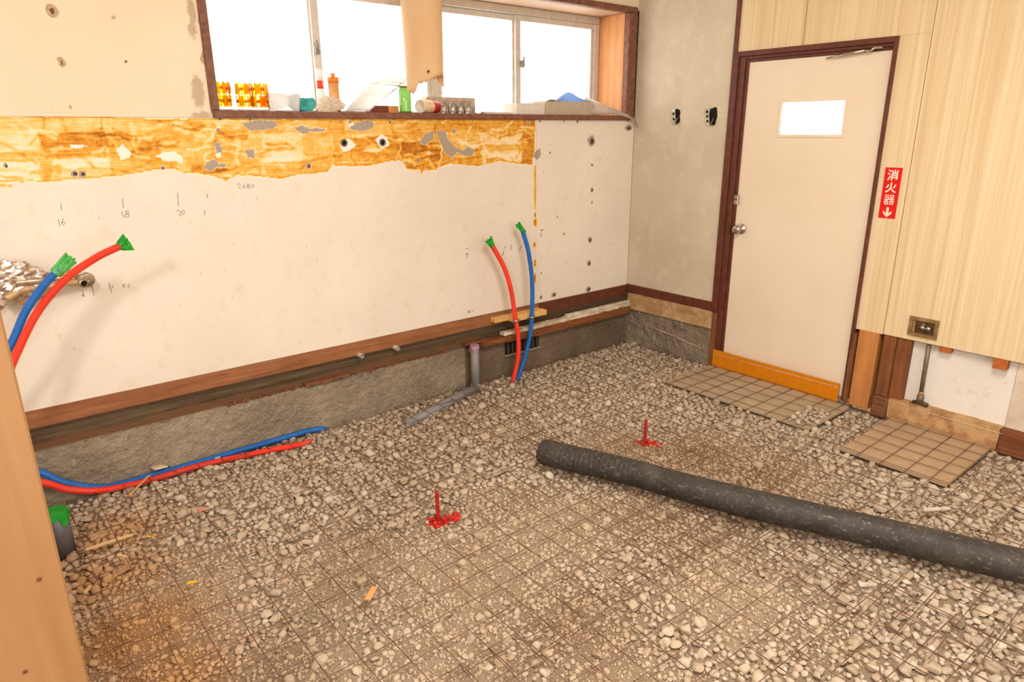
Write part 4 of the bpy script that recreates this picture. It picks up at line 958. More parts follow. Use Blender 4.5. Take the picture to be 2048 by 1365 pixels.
# dusty boards on the ground by the door and by the plaster
def plate_mat(name, c0, c1):
    m = Mat(name, 0.9, 0.1); p = m.pos()
    n = m.noise(p, 5, 6, 0.7); f = m.noise(p, 90, 5, 0.7)
    c = m.ramp(n, [(0.3, c0), (0.7, c1)]); c = m.mix(m.math('MULTIPLY', m.step(f, 0.5, 0.7), 0.3), c, lin((212, 188, 154)))
    c = m.mix(m.step(m.noise(p, 60, 2), 0.74, 0.77), c, lin((120, 92, 62)))
    m.color(c); m.bump(f, 0.4, 0.003); return m.m
pl1 = box('ground_board', (-0.46, -1.62, -0.026), (-0.032, -0.735, -0.008), plate_mat('dusty_grey_board', (164, 144, 118), (182, 162, 134)), None, 0.002)
prop(pl1, 'dusty board lying on the gravel in front of the door', 'board')
pl2 = box('ground_board', (-0.555, -2.275, -0.024), (-0.016, -1.825, -0.006), plate_mat('dusty_plywood_board', (168, 140, 110), (186, 158, 128)), None, 0.002)
prop(pl2, 'square plywood board lying on the gravel below the gas pipe', 'board')

# ------------------------------------------------------------------ welded wire mesh
def wire_mat():
    m = Mat('rusty_mesh_wire', 0.55, 0.4); p = m.pos(); m.b.inputs['Metallic'].default_value = 0.25
    n = m.noise(p, 14, 5, 0.65)
    m.color(m.ramp(n, [(0.32, (96, 64, 48)), (0.5, (124, 90, 70)), (0.66, (146, 122, 106)), (0.8, (180, 160, 144))])); return m.m
M_WIREM = wire_mat()
def sheet(cx, cy, lx, ly, ang, label, z0, trimx=None):
    """panel of wires 100 mm apart both ways, welded where they cross"""
    th = thing('wire_mesh_sheet', (cx, cy, z0), label, 'wire mesh', 'welded wire mesh sheets on the gravel')
    ca, sa = math.cos(ang), math.sin(ang)
    R = random.Random(int((cx*10+cy*100)*7))
    def wav(x, y): return -0.004+0.006*mnoise.noise(Vector((x*1.7, y*1.7, 3.3+z0*100)))
    def run(p, q, lift):
        n = 14; pts = []
        b = R.uniform(-0.0035, 0.0035); ph = R.uniform(0, 6)
        d = np.array(q)-np.array(p); L = np.linalg.norm(d); nrm = np.array([-d[1], d[0]])/L
        for i in range(n+1):
            t = i/n; u = np.array(p)+d*t+nrm*(b*math.sin(PI*t*1.7+ph))
            x = cx+u[0]*ca-u[1]*sa; y = cy+u[0]*sa+u[1]*ca
            if trimx is not None and x > trimx: x = trimx
            pts.append((x, y, z0+lift+wav(x, y)))
        px = [project(k) for k in pts]
        if not any(-20 < k[0] < 2068 and 0 < k[1] < 1385 for k in px): return
        tube('wire', pts, 0.0017, M_WIREM, th, 5, True, True)
    nu, nv = int(round(lx/0.1)), int(round(ly/0.1))
    for j in range(nv+1):
        v = -ly/2+j*0.1; run((-lx/2-0.03, v), (lx/2+0.03, v), 0.0)
    for i in range(nu+1):
        u = -lx/2+i*0.1; run((u, -ly/2-0.03), (u, ly/2+0.03), 0.0036)
sheet(-2.47, -0.55, 1.9, 0.9, 0.002, 'wire mesh sheet along the long wall, crossing the low blue and red tubes', 0.005)
sheet(-0.78, -0.38, 1.4, 0.6, -0.004, 'wire mesh sheet in the far corner in front of the upright tubes', 0.001, -0.04)
sheet(-2.46, -1.50, 1.9, 0.8, 0.006, 'wire mesh sheet around the nearer red painted rebar', 0.002)
sheet(-0.84, -1.195, 1.6, 0.8, 0.0, 'wire mesh sheet reaching over the dusty board to the orange kick board', 0.003, -0.036)
sheet(-2.34, -2.30, 1.8, 0.9, -0.055, 'wire mesh sheet in the foreground below the black hose', 0.006)
sheet(-0.86, -2.315, 1.6, 1.2, 0.003, 'wire mesh sheet under the black hose, over the square plywood board', 0.003, -0.03)

# ------------------------------------------------------------------ black hose
def hose_mat():
    m = Mat('scuffed_black_rubber', 0.6, 0.35); p = m.pos()
    n = m.noise(p, 10, 5, 0.6)
    c = m.ramp(n, [(0.3, (42, 38, 34)), (0.7, (64, 58, 53))])
    s1 = m.noise(m.map(p, (70, 28, 90), (0, 0, 0.4)), 1.0, 4, 0.7); s2 = m.noise(m.map(p, (24, 110, 60), (0, 0, 0.4)), 1.0, 4, 0.7)
    c = m.mix(m.math('MULTIPLY', m.step(s1, 0.58, 0.68), 0.7), c, lin((136, 122, 106)))
    c = m.mix(m.math('MULTIPLY', m.step(s2, 0.56, 0.70), 0.55), c, lin((120, 108, 94)))
    c = m.mix(m.math('MULTIPLY', m.step(m.noise(p, 6, 4), 0.5, 0.8), 0.4), c, lin((104, 92, 78)))
    m.color(c); m.bump(s1, 0.25, 0.003); return m.m
M_HOSE = hose_mat()
ho = thing('rubber_hose', (-1.4, -1.9, 0.0), 'thick black rubber hose lying across the wire mesh', 'hose')
hp = catmull(HOSE, 0.006)
def hr(s):
    if s < 0.006: return 0.050
    rib = 0.0016*math.sin(2*PI*s/0.022)*max(0.0, min(1.0, (0.52-s)/0.12)) if s > 0.09 else 0.0
    return 0.0555+(0.0012 if s < 0.09 else 0)+rib+0.0008*math.sin(s*9)
tube('body', hp, hr, M_HOSE, ho, 36, False)
d0 = hp[1]-hp[0]; d0 /= np.linalg.norm(d0)
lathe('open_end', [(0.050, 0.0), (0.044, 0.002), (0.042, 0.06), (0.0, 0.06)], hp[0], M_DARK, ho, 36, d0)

# ------------------------------------------------------------------ corrugated tubes
def plastic(name, rgb, rough=0.38):
    return simple(name, rgb, rough, 0.45, var=0.08, scale=8)
M_TRED = plastic('red_corrugated_plastic', (238, 66, 42)); M_TBLUE = plastic('blue_corrugated_plastic', (40, 112, 190))
def tape_mat(name, rgb, tr=0.35):
    m = Mat(name, 0.3, 0.5); n = m.noise(m.obj(), 40, 3)
    m.color(m.ramp(n, [(0.3, tuple(int(x*.82) for x in rgb)), (0.7, rgb)]))
    t = m.n.new('ShaderNodeBsdfTranslucent'); t.inputs[0].default_value = lin(rgb)
    x = m.n.new('ShaderNodeMixShader'); x.inputs[0].default_value = tr
    m.l.new(m.b.outputs[0], x.inputs[1]); m.l.new(t.outputs[0], x.inputs[2]); m.l.new(x.outputs[0], m.out.inputs[0]); return m.m
M_GTAPE = tape_mat('green_cloth_tape', (58, 206, 72), 0.5); M_PTAPE = tape_mat('pale_pink_tape', (226, 180, 206))
def tape_flag(parent, base, d, up, L, Wd, mat, seed=0, flare=1.3):
    """crumpled tape folded over a tube end: a double sheet pinched at the tube and flaring out"""
    r = random.Random(seed); base = np.array(base, float); d = np.array(d, float); d /= np.linalg.norm(d)
    up = np.array(up, float); up -= d*(up@d); up /= np.linalg.norm(up); nn = np.cross(d, up)
    nu, nv = 9, 8; V = []; Fc = []
    for side in (1, -1):
        for i in range(nu):
            t = i/(nu-1); wd = Wd*(0.75+(flare-0.75)*t)
            for j in range(nv):
                s = j/(nv-1)*2-1
                th_ = 0.0145*(1-t)**1.2*math.sqrt(max(0, 1-s*s))+0.0015
                e = (r.uniform(-.12, .12) if i == nu-1 else 0)*L
                q = base+d*((t*1.0-0.25)*L+e)+up*(s*wd/2)+nn*(side*th_+0.006*t*mnoise.noise(Vector((t*4+seed, s*3, 0)))*2+0.004*math.sin(s*5+seed)*t)
                V.append(q)
    for b in (0, nu*nv):
        for i in range(nu-1):
            for j in range(nv-1): Fc.append((b+i*nv+j, b+i*nv+j+1, b+(i+1)*nv+j+1, b+(i+1)*nv+j))
    n0 = nu*nv
    for i in range(nu-1):
        Fc.append((i*nv, (i+1)*nv, n0+(i+1)*nv, n0+i*nv)); Fc.append((i*nv+nv-1, (i+1)*nv+nv-1, n0+(i+1)*nv+nv-1, n0+i*nv+nv-1))
    for j in range(nv-1): Fc.append(((nu-1)*nv+j, (nu-1)*nv+j+1, n0+(nu-1)*nv+j+1, n0+(nu-1)*nv+j))
    return mesh_obj('tape_cap', V, Fc, mat, parent)
def corr(name, pts, mat, label, pitch=0.006, rad=0.0130, grp=None):
    th = thing(name, tuple(pts[0]), label, 'tube', grp)
    path = catmull(pts, pitch/6)
    tube('sleeve', path, lambda s: rad+0.0018*math.cos(2*PI*s/pitch), mat, th, 12)
    return th, path
U = lambda a, b, y: at(a, b, 'y', y)
def offwall(pts, lim=-0.024):
    return [np.array([p[0], min(p[1], lim), p[2]]) for p in pts]
# left pair: out of the gravel, along the wall, up behind the post, over to the tap
bl = [at(648, 857, 'z', -0.035), at(625, 861, 'z', -0.016), at(540, 881, 'z', -0.014), at(410, 914, 'z', -0.014), at(300, 946, 'z', -0.012), at(205, 969, 'z', -0.004), at(130, 966, 'y', -0.06), at(78, 945, 'y', -0.09), (-3.62, -0.14, 0.24), (-3.66, -0.20, 0.42), U(-22, 760, -0.26), U(22, 690, -0.28), U(52, 622, -0.29), U(90, 568, -0.30), U(118, 540, -0.30)]
t1, p1 = corr('blue_tube', offwall(bl), M_TBLUE, 'blue corrugated tube beside the wooden post, capped with pale green tape', grp='corrugated water tubes')
tape_flag(t1, p1[-1], p1[-1]-p1[-8], (0.2, 0, 1), 0.075, 0.05, tape_mat('pale_green_tape', (126, 224, 132), 0.45), 3, 1.0)
rl = [at(620, 884, 'z', -0.035), at(600, 890, 'z', -0.018), at(520, 905, 'z', -0.014), at(400, 932, 'z', -0.014), at(300, 961, 'z', -0.012), at(205, 981, 'z', -0.004), at(140, 980, 'y', -0.10), at(85, 966, 'y', -0.12), (-3.60, -0.17, 0.20), (-3.645, -0.24, 0.40), U(-5, 800, -0.30), U(32, 710, -0.31), U(75, 625, -0.31), U(130, 560, -0.30), U(190, 517, -0.30), U(243, 491, -0.30)]
t2, p2 = corr('red_tube', rl, M_TRED, 'red corrugated tube beside the wooden post, capped with dark green tape', grp='corrugated water tubes')
tape_flag(t2, p2[-1], p2[-1]-p2[-8], (-0.3, 0, 1), 0.035, 0.045, M_GTAPE, 5, 1.5)
# right pair in front of the ledger
rr = [at(1018, 772, 'z', -0.05), at(1026, 762, 'z', -0.01), U(1036, 715, -0.13), U(1036, 670, -0.12), U(1030, 632, -0.115), U(1022, 580, -0.11), U(1008, 535, -0.10), U(983, 489, -0.09)]
t3, p3 = corr('red_tube', rr, M_TRED, 'red corrugated tube rising from the gravel beside the grey upright pipe', grp='corrugated water tubes')
tape_flag(t3, p3[-1], p3[-1]-p3[-8], (0.9, 0, 0.4), 0.05, 0.042, M_GTAPE, 8, 1.25)
br = [at(1030, 762, 'z', -0.05), at(1036, 755, 'z', -0.01), U(1050, 715, -0.12), U(1060, 670, -0.115), U(1064, 622, -0.113), U(1064, 560, -0.11), U(1057, 505, -0.10), U(1045, 461, -0.09)]
t4, p4 = corr('blue_tube', br, M_TBLUE, 'blue corrugated tube rising from the gravel in front of the wall joint', grp='corrugated water tubes')
tape_flag(t4, p4[-1], p4[-1]-p4[-8]+np.array([-.004, 0, 0]), (1, 0, 0.35), 0.07, 0.036, M_GTAPE, 11, 1.0)
# wooden saddle block and clamps
M_NEWP = wood('fresh_pine', (234, 190, 120), (206, 156, 88), 'x', 0.8)
sb = thing('pine_block', (-1.0, -0.05, 0.335), 'pair of fresh pine battens on the wall holding the clamped tubes', 'wood block')
b1 = U(1000, 640, -0.10); b2_ = U(1078, 622, -0.10)
box('batten', (-1.115, -0.100, 0.334), (-0.845, -0.055, 0.366), M_NEWP, sb, 0.002)
box('batten', (-1.215, -0.0545, 0.336), (-0.845, -0.0125, 0.364), M_NEWP, sb, 0.002)
for path, nm in ((p3, 'x'), (p4, 'y')):
    q = min(path, key=lambda k: abs(k[2]-0.345)); th = sb
    cl_ = lathe('pipe_clamp', [(0.0145, -0.006), (0.0165, -0.006), (0.0165, 0.006), (0.0145, 0.006), (0.0145, -0.006)], q, M_STEEL, th, 20)
    for sx in (-1, 1): box('clamp_ear', (q[0]+sx*0.0165, q[1]-0.003, q[2]-0.006), (q[0]+sx*0.030, q[1]+0.004, q[2]+0.006), M_STEEL, cl_, 0.001)

# ------------------------------------------------------------------ drain pipes
M_PVC = simple('grey_pvc_pipe', (136, 132, 132), 0.42, 0.4, var=0.05)
ups = thing('drain_pipe', (-1.384, -0.085, -0.03), 'slim grey upright drain pipe with pale pink tape on its top', 'pipe')
lathe('pipe', [(0.0, 0), (0.0245, 0.0), (0.0245, 0.285), (0, 0.285)], (-1.388, -0.085, -0.04), M_PVC, ups, 24)
lathe('socket', [(0.0246, 0), (0.0285, 0.002), (0.0285, 0.05), (0.0246, 0.052)], (-1.388, -0.085, -0.04), M_PVC, ups, 24)
def skirt(parent, c, r, top, drop, mat, seed, sides=36):
    """tape stuck over a pipe end with torn hanging edge"""
    V = [(c[0], c[1], top+0.003)]; Fc = []; R = random.Random(seed); rings = 4
    for k in range(rings):
        for j in range(sides):
            a = 2*PI*j/sides; rr_ = r*(0.6 if k == 0 else 1.03+0.10*(k-1)*(0.5+0.5*math.sin(a*5+seed)))
            z = top+0.002 if k < 2 else top-drop*(k-1)/(rings-2)*(0.65+0.35*math.sin(a*4+seed*2)+0.2*math.sin(a*9+seed))
            V.append((c[0]+rr_*math.cos(a), c[1]+rr_*math.sin(a), z))
    for j in range(sides): Fc.append((0, 1+j, 1+(j+1) % sides))
    for k in range(rings-1):
        for j in range(sides): Fc.append((1+k*sides+j, 1+k*sides+(j+1) % sides, 1+(k+1)*sides+(j+1) % sides, 1+(k+1)*sides+j))
    return mesh_obj('tape_cap', V, Fc, mat, parent)
skirt(ups, (-1.388, -0.085), 0.0255, 0.245, 0.035, M_PTAPE, 2)
lay = thing('drain_pipe', (-1.65, -0.17, -0.02), 'slim grey drain pipe lying half buried in the gravel by the wall', 'pipe')
tube('pipe', [(-1.40, -0.10, -0.010), (-1.60, -0.155, -0.016), (-1.95, -0.245, -0.030)], 0.0255, M_PVC, lay, 22)
big_ = thing('drain_pipe', (-3.485, -0.44, -0.03), 'wide dark grey drain pipe behind the post with green tape over its mouth', 'pipe')
gc = (-3.478, -0.418)
lathe('pipe', [(0.0, 0), (0.038, 0.0), (0.038, 0.18), (0, 0.18)], (*gc, -0.04), simple('dark_grey_pvc_pipe', (98, 94, 96), 0.45, 0.4, var=0.06), big_, 30)
skirt(big_, gc, 0.039, 0.141, 0.045, M_GTAPE, 6)

# ------------------------------------------------------------------ painted rebars
M_REBAR = simple('red_painted_steel', (176, 12, 14), 0.45, 0.4, var=0.15)
for (c, lab, h) in [(REB[0], 'red painted threaded rebar standing in the foreground gravel', 0.105), (REB[1], 'red painted threaded rebar standing behind the black hose', 0.092)]:
    th = thing('marker_rebar', (c[0], c[1], -0.03), lab, 'rebar', 'red painted rebars')
    prof = [(0.0, -0.05)]
    k = 0
    z = -0.05
    while z < h-0.004:
        prof += [(0.0058, z), (0.0075, z+0.002), (0.0075, z+0.004), (0.0058, z+0.006)]; z += 0.008
    prof += [(0.0062, h), (0.0, h)]
    lathe('bar', prof, (c[0], c[1], 0), M_REBAR, th, 14)

# ------------------------------------------------------------------ old tap wrapped in foil on the left wall
M_CHROME = simple('limescaled_chrome', (186, 166, 142), 0.35, 0.5, metal=0.6, var=0.2, scale=60)
M_TAN = simple('tan_scaled_pipe', (206, 172, 128), 0.5, 0.3, metal=0.2, var=0.2)
foil = Mat('crumpled_foil', 0.25, 0.5); foil.b.inputs['Metallic'].default_value = 0.85; foil.color(foil.ramp(foil.noise(foil.obj(), 30, 4), [(0.3, (196, 180, 164)), (0.7, (240, 228, 214))])); M_FOIL = foil.m
tpb = thing('wall_tap', tuple(at(172, 562, 'y')), 'old chrome wall tap with crumpled foil wrapped round its left end', 'tap')
fc = at(172, 560, 'y', -0.001)
lathe('flange', [(0.010, 0.0), (0.030, 0.0), (0.030, 0.004), (0.022, 0.010), (0.014, 0.012), (0.014, 0.05), (0.0, 0.052)], fc, M_CHROME, tpb, 28, (0, -1, 0))
fc2 = at(140, 553, 'y', -0.001)
lathe('flange', [(0.010, 0.0), (0.028, 0.0), (0.028, 0.004), (0.02, 0.010), (0.013, 0.012), (0.013, 0.07), (0.0, 0.072)], fc2, M_CHROME, tpb, 28, (0, -1, 0))
e1 = U(163, 565, -0.06)
lathe('elbow', [(0, -0.02), (0.016, -0.02), (0.019, -0.008), (0.019, 0.012), (0.014, 0.02), (0, 0.02)], e1, M_CHROME, tpb, 20, (0.25, -1, -0.1))
lathe('open_bore', [(0, 0.0205), (0.011, 0.0205)], e1, M_DARK, tpb, 18, (0.25, -1, -0.1))
tube('lower_arm', catmull([e1, U(130, 567, -0.075), U(98, 573, -0.085), U(62, 577, -0.09), U(40, 584, -0.095), U(12, 597, -0.10)], 0.01), lambda s: 0.0125 if s < 0.055 else (0.0105 if s < 0.12 else 0.013), M_TAN, tpb, 16)
tube('upper_arm', catmull([U(140, 553, -0.075), U(105, 558, -0.085), U(68, 563, -0.09), U(30, 566, -0.095)], 0.01), lambda s: 0.0105 if s < 0.1 else 0.0145, M_CHROME, tpb, 16)
def crumple(name, c, ax, ay, az, seed, mat, parent, sub=4):
    bm = bmesh.new(); bmesh.ops.create_icosphere(bm, subdivisions=sub, radius=1.0)
    for v in bm.verts:
        n = mnoise.noise(v.co*2.3+Vector((seed, 0, 0)))*0.45+abs(mnoise.noise(v.co*6+Vector((0, seed, 0))))*0.35
        v.co *= 0.85+n
        v.co = Vector((v.co.x*ax, v.co.y*ay, v.co.z*az))+Vector(c)
    return bm_obj(name, bm, mat, parent)
crumple('foil_wrap', U(18, 566, -0.075), 0.105, 0.035, 0.075, 3.1, M_FOIL, tpb)
fl = [U(30, 590, -0.05), U(42, 612, -0.05), U(70, 604, -0.06), U(97, 590, -0.04), U(85, 578, -0.05), U(50, 578, -0.07)]
mesh_obj('foil_flap', fl+[p+np.array([0, 0.004, 0]) for p in fl]+[sum(fl)/6+np.array([0, -0.02, 0])], [(12, i, (i+1) % 6) for i in range(6)]+[(6+i, 6+(i+1) % 6, (i+1) % 6, i) for i in range(6)], M_FOIL, tpb)

# ------------------------------------------------------------------ near wooden post
M_POST = wood('planed_pine_post', (164, 124, 82), (146, 105, 64), 'z', 0.55, 0.5, 0.08)
po = thing('wooden_post', (-3.585, -1.90, -0.04), 'new planed pine post standing close on the left', 'post')
box('post', (-3.638, -1.95, -0.06), (-3.533, -1.845, 2.6), M_POST, po, 0.003)
M_KNOT = simple('dark_nail_hole', (104, 62, 38), 0.8)
for (a_, b_) in [(78, 1159), (50, 1344)]:
    c = at(a_, b_, 'y', -1.95); lathe('screw_head', [(0, 0.0015), (0.0028, 0.0015), (0.0034, 0.0)], c, M_KNOT, po, 12, (0, -1, 0))

# ------------------------------------------------------------------ hanging curl of wallpaper in front of the window
vm = Mat('peeled_vinyl_wallpaper', 0.6, 0.25); vm.color(vm.ramp(vm.noise(vm.obj(), 3, 3), [(0.3, (242, 212, 166)), (0.7, (247, 222, 182))]))
tlc = vm.n.new('ShaderNodeBsdfTranslucent'); tlc.inputs[0].default_value = lin((255, 228, 180)); mx = vm.n.new('ShaderNodeMixShader'); mx.inputs[0].default_value = 0.35
vm.l.new(vm.b.outputs[0], mx.inputs[1]); vm.l.new(tlc.outputs[0], mx.inputs[2]); vm.l.new(mx.outputs[0], vm.out.inputs[0]); M_VINYL = vm.m
def wallpaper():
    topc, botc = np.array([-1.672, -0.108, 2.45]), np.array([-1.657, -0.10, 1.60])
    V = []; Fc = []; na, nz = 72, 34; A0, A1 = -0.3, 2*PI+0.55
    tips = [(0.00, .07), (0.08, .035), (0.12, .04), (0.145, .075), (0.17, .088), (0.25, .076), (0.30, .062), (0.34, .050), (0.40, .042), (0.42, .008), (0.44, .0), (0.47, .004), (0.50, .004), (0.56, .030), (0.65, .07), (1.0, .08)]
    def tip(f):
        for (a, x), (b, y) in zip(tips[:-1], tips[1:]):
            if a <= f <= b: return x+(y-x)*(f-a)/(b-a)
        return 0.05
    for i in range(na+1):
        f = i/na; a = A0+(A1-A0)*f
        zb = 1.588+tip(f)+0.004*math.sin(i*2.3)
        for k in range(nz+1):
            t = k/nz; z = 2.45+(zb-2.45)*t
            s = (2.45-z)/0.85; c = topc*(1-s)+botc*s; r = (0.107-0.017*s)*(1-0.05*f)
            # angle 0 points away from the wall towards the viewer's right
            V.append((c[0]+r*math.cos(-a), c[1]+r*math.sin(-a), z))
    for i in range(na):
        for k in range(nz): Fc.append((i*(nz+1)+k, (i+1)*(nz+1)+k, (i+1)*(nz+1)+k+1, i*(nz+1)+k+1))
    o = mesh_obj('hanging_wallpaper', V, Fc, M_VINYL, None, True)
    so_ = o.modifiers.new('thickness', 'SOLIDIFY'); so_.thickness = 0.0015
    return o
wp = prop(wallpaper(), 'curled strip of tan wallpaper hanging torn in front of the window', 'wallpaper')
c = at(857, 143, 'y', -0.195); lathe('nail_hole', [(0, 0.001), (0.004, 0.001), (0.007, 0.0)], c, M_KNOT, wp, 12, (0, -1, 0))

# ------------------------------------------------------------------ things on the window sill
ZSI = 1.504
def thin_glass(name, tint, edge):
    m = Mat(name); tr = m.n.new('ShaderNodeBsdfTransparent'); tr.inputs[0].default_value = tint
    te = m.n.new('ShaderNodeBsdfTransparent'); te.inputs[0].default_value = edge
    gl = m.n.new('ShaderNodeBsdfGlossy'); gl.inputs['Roughness'].default_value = 0.08
    lw = m.n.new('ShaderNodeLayerWeight'); lw.inputs[0].default_value = 0.35
    a = m.n.new('ShaderNodeMixShader'); m.l.new(m.math('POWER', lw.outputs['Facing'], 2.0), a.inputs[0]); m.l.new(tr.outputs[0], a.inputs[1]); m.l.new(te.outputs[0], a.inputs[2])
    b = m.n.new('ShaderNodeMixShader'); b.inputs[0].default_value = 0.07; m.l.new(a.outputs[0], b.inputs[1]); m.l.new(gl.outputs[0], b.inputs[2])
    m.l.new(b.outputs[0], m.out.inputs[0]); return m.m
M_GLASS = thin_glass('clear_glass', (0.97, 0.97, 0.96, 1), (0.45, 0.45, 0.44, 1)); M_GGLASS = thin_glass('green_glass', (0.55, 0.66, 0.42, 1), (0.05, 0.18, 0.05, 1))
def print_mat(name, tint, rgb):
    m = Mat(name); a = m.n.new('ShaderNodeBsdfTransparent'); a.inputs[0].default_value = tint
    b = m.n.new('ShaderNodeBsdfTranslucent'); b.inputs[0].default_value = lin(rgb); x = m.n.new('ShaderNodeMixShader'); x.inputs[0].default_value = 0.5
    m.l.new(a.outputs[0], x.inputs[1]); m.l.new(b.outputs[0], x.inputs[2]); m.l.new(x.outputs[0], m.out.inputs[0]); return m.m
M_FY = print_mat('yellow_flower_print', (0.95, 0.62, 0.03, 1), (255, 206, 16)); M_FO = print_mat('orange_flower_print', (0.92, 0.36, 0.02, 1), (252, 152, 20))
def tumbler(px, py_top, py_bot, y, label, seed, r=0.036):
    c = at(px, py_bot, 'y', y); h = at(px, py_top, 'y', y)[2]-ZSI
    th = thing('tumbler', (c[0], y, ZSI), label, 'glass', 'flower printed tumblers on the sill')
    lathe('glass', [(0, 0.0), (r*.9, 0.0), (r, h), (r-.002, h), (r*.9-.002, 0.008), (0, 0.008)], (c[0], y, ZSI), M_GLASS, th, 28)
    R = random.Random(seed)
    for lev in range(2):
        for k in range(5):
            a0 = -PI/2+(k+0.5*lev+R.uniform(-.1, .1))*2*PI/5+seed; z0 = h*(0.36+0.42*lev); mat = M_FY if (k+lev+seed) % 2 else M_FO
            V = []; Fc = []; pr = h*0.25; rr_ = r*0.965+0.0008
            n = 30
            for i in range(n):
                t = 2*PI*i/n; q = pr*(0.78+0.22*math.cos(6*t)); V.append((q*math.cos(t), q*math.sin(t)))
            V = [(0, 0)]+V
            P3 = [(c[0]+rr_*math.cos(a0+u/r), y+rr_*math.sin(a0+u/r), ZSI+z0+v) for u, v in V]
            mesh_obj('flower_print', P3, [(0, 1+i, 1+(i+1) % n) for i in range(n)], mat, th)
            box_a = [(c[0]+rr_*math.cos(a0+u), y+rr_*math.sin(a0+u), ZSI+zz) for u, zz in ((-.06, h*.12), (.06, h*.12), (.06, h*.9), (-.06, h*.9))]
            if lev == 0: mesh_obj('stem_print', box_a, [(0, 1, 2, 3)], mat, th)
    return th
tumbler(449, 163, 220, 0.055, 'flower printed tumbler half hidden by the left window casing', 1)
tumbler(492, 166, 220, 0.060, 'flower printed tumbler in the middle of three on the sill', 2)
tumbler(524, 166, 220, 0.11, 'flower printed tumbler nearest the white towel', 5)

M_TOWEL = tape_mat('white_towel', (250, 246, 242), 0.8); M_TEAL = simple('teal_cloth', (74, 170, 164), 0.85, var=0.12, bump=0.4); M_RAG = tape_mat('cream_rag', (252, 242, 226), 0.7)
c = at(590, 222, 'y', 0.07)
tw = thing('rolled_towel', (c[0], 0.07, ZSI), 'white towel rolled round a teal cloth on the window sill', 'towel')
a = np.array([c[0]-0.10, 0.13, ZSI+0.042]); b = np.array([at(600, 200, 'y', 0.06)[0], 0.065, ZSI+0.040])
tube('towel', catmull([a, (a+b)/2+np.array([0, 0, .008]), b], 0.008), lambda s: 0.034+0.006*math.sin(s*55)+0.003*math.sin(s*120), M_TOWEL, tw, 20)
e = at(617, 201, 'y', 0.045)
for k in range(4):
    rr_ = 0.034-k*0.0075; pts = []
    for i in range(25):
        t = 0.75*PI+i/24*1.5*PI; pts.append((e[0]+rr_*math.cos(t), 0.045+0.004*k, ZSI+0.038+rr_*1.02*math.sin(t)))
    q = []
    for p in pts: q += [p, (p[0]-0.035, p[1]+0.06, p[2])]
    o = mesh_obj('teal_fold', q, [(2*i, 2*i+2, 2*i+3, 2*i+1) for i in range(24)], M_TEAL, tw, True); s_ = o.modifiers.new('t', 'SOLIDIFY'); s_.thickness = 0.005
c = at(665, 225, 'y', 0.05)
rg = crumple('cream_rag', (c[0], 0.065, ZSI+0.030), 0.060, 0.05, 0.040, 9.3, M_RAG, None, 4)
prop(rg, 'crumpled cream rag bunched on the window sill', 'rag')
for v in rg.data.vertices:
    if v.co.z < ZSI+0.001: v.co.z = ZSI+0.001
M_WPL = simple('white_plastic', (244, 240, 234), 0.4, var=0.04); M_RCAP = simple('red_plastic_cap', (226, 72, 54), 0.4); M_OCAP = simple('orange_plastic_cap', (244, 138, 34), 0.4)
def bottle(name, px, ytop, y, r, prof, label, mats):
    c = at(px, 220, 'y', y); h = at(px, ytop, 'y', y)[2]-ZSI
    th = thing(name, (c[0], y, ZSI), label, 'bottle')
    for nm, mt, z0, z1, pr in prof:
        lathe(nm, [(0, z0*h)]+[(r*k, z*h) for k, z in pr]+[(0, z1*h)], (c[0], y, ZSI), mats[mt], th, 24)
    return th
bottle('white_bottle', 644, 138, 0.15, 0.020, [('body', 'w', 0, .55, [(1, 0), (1, .48), (.75, .55)]), ('red_band', 'r', .55, .73, [(.72, .55), (.72, .73)]), ('cap', 'w', .73, 1, [(.8, .73), (.85, .9), (.6, 1)])], 'white squeeze bottle with red neck behind the cream rag', {'w': M_WPL, 'r': M_RCAP})
M_OBODY = tape_mat('pale_orange_label_body', (246, 196, 130), 0.4)
bottle('orange_bottle', 671, 147, 0.10, 0.026, [('body', 'b', 0, .76, [(.95, 0), (.95, .76)]), ('cap', 'o', .76, .90, [(1.02, .76), (1.02, .90)]), ('spout', 'o', .90, 1, [(.35, .90), (.28, .95), (.42, .97), (.42, 1)])], 'orange capped pale bottle behind the cream rag', {'b': M_OBODY, 'o': M_OCAP})
# printed paper bag leaning
M_PAPER = tape_mat('white_printed_paper', (246, 244, 240), 0.7); M_PINK = simple('red_paper_edge', (170, 60, 50), 0.7)
def quadsheet(name, P, mat, parent, n=10, bend=0.012, seed=0):
    P = [np.array(p, float) for p in P]; V = []; Fc = []
    nrm = np.cross(P[1]-P[0], P[3]-P[0]); nrm /= np.linalg.norm(nrm)
    for i in range(n+1):
        for j in range(n+1):
            s, t = i/n, j/n; p = (P[0]*(1-s)+P[1]*s)*(1-t)+(P[3]*(1-s)+P[2]*s)*t
            V.append(p+nrm*(bend*math.sin(s*PI)+0.006*mnoise.noise(Vector((s*3, t*3, seed)))))
    for i in range(n):
        for j in range(n): Fc.append((i*(n+1)+j, (i+1)*(n+1)+j, (i+1)*(n+1)+j+1, i*(n+1)+j+1))
    o = mesh_obj(name, V, Fc, mat, parent, True); s_ = o.modifiers.new('t', 'SOLIDIFY'); s_.thickness = 0.001
    return o
pg = thing('paper_leaflet', tuple(at(745, 222, 'y', 0.05)), 'white printed paper bag leaning over the window sill', 'paper')
def S(a_, b_, y): return at(a_, b_, 'y', y)
quadsheet('front_sheet', [S(690, 223, 0.03), S(738, 223, 0.03), S(800, 172, 0.05), S(735, 168, 0.08)], M_PAPER, pg, 10, 0.010, 1)
quadsheet('flap', [S(735, 168, 0.08), S(800, 172, 0.05), S(815, 160, 0.07), S(775, 145, 0.10)], M_PAPER, pg, 8, 0.004, 2)
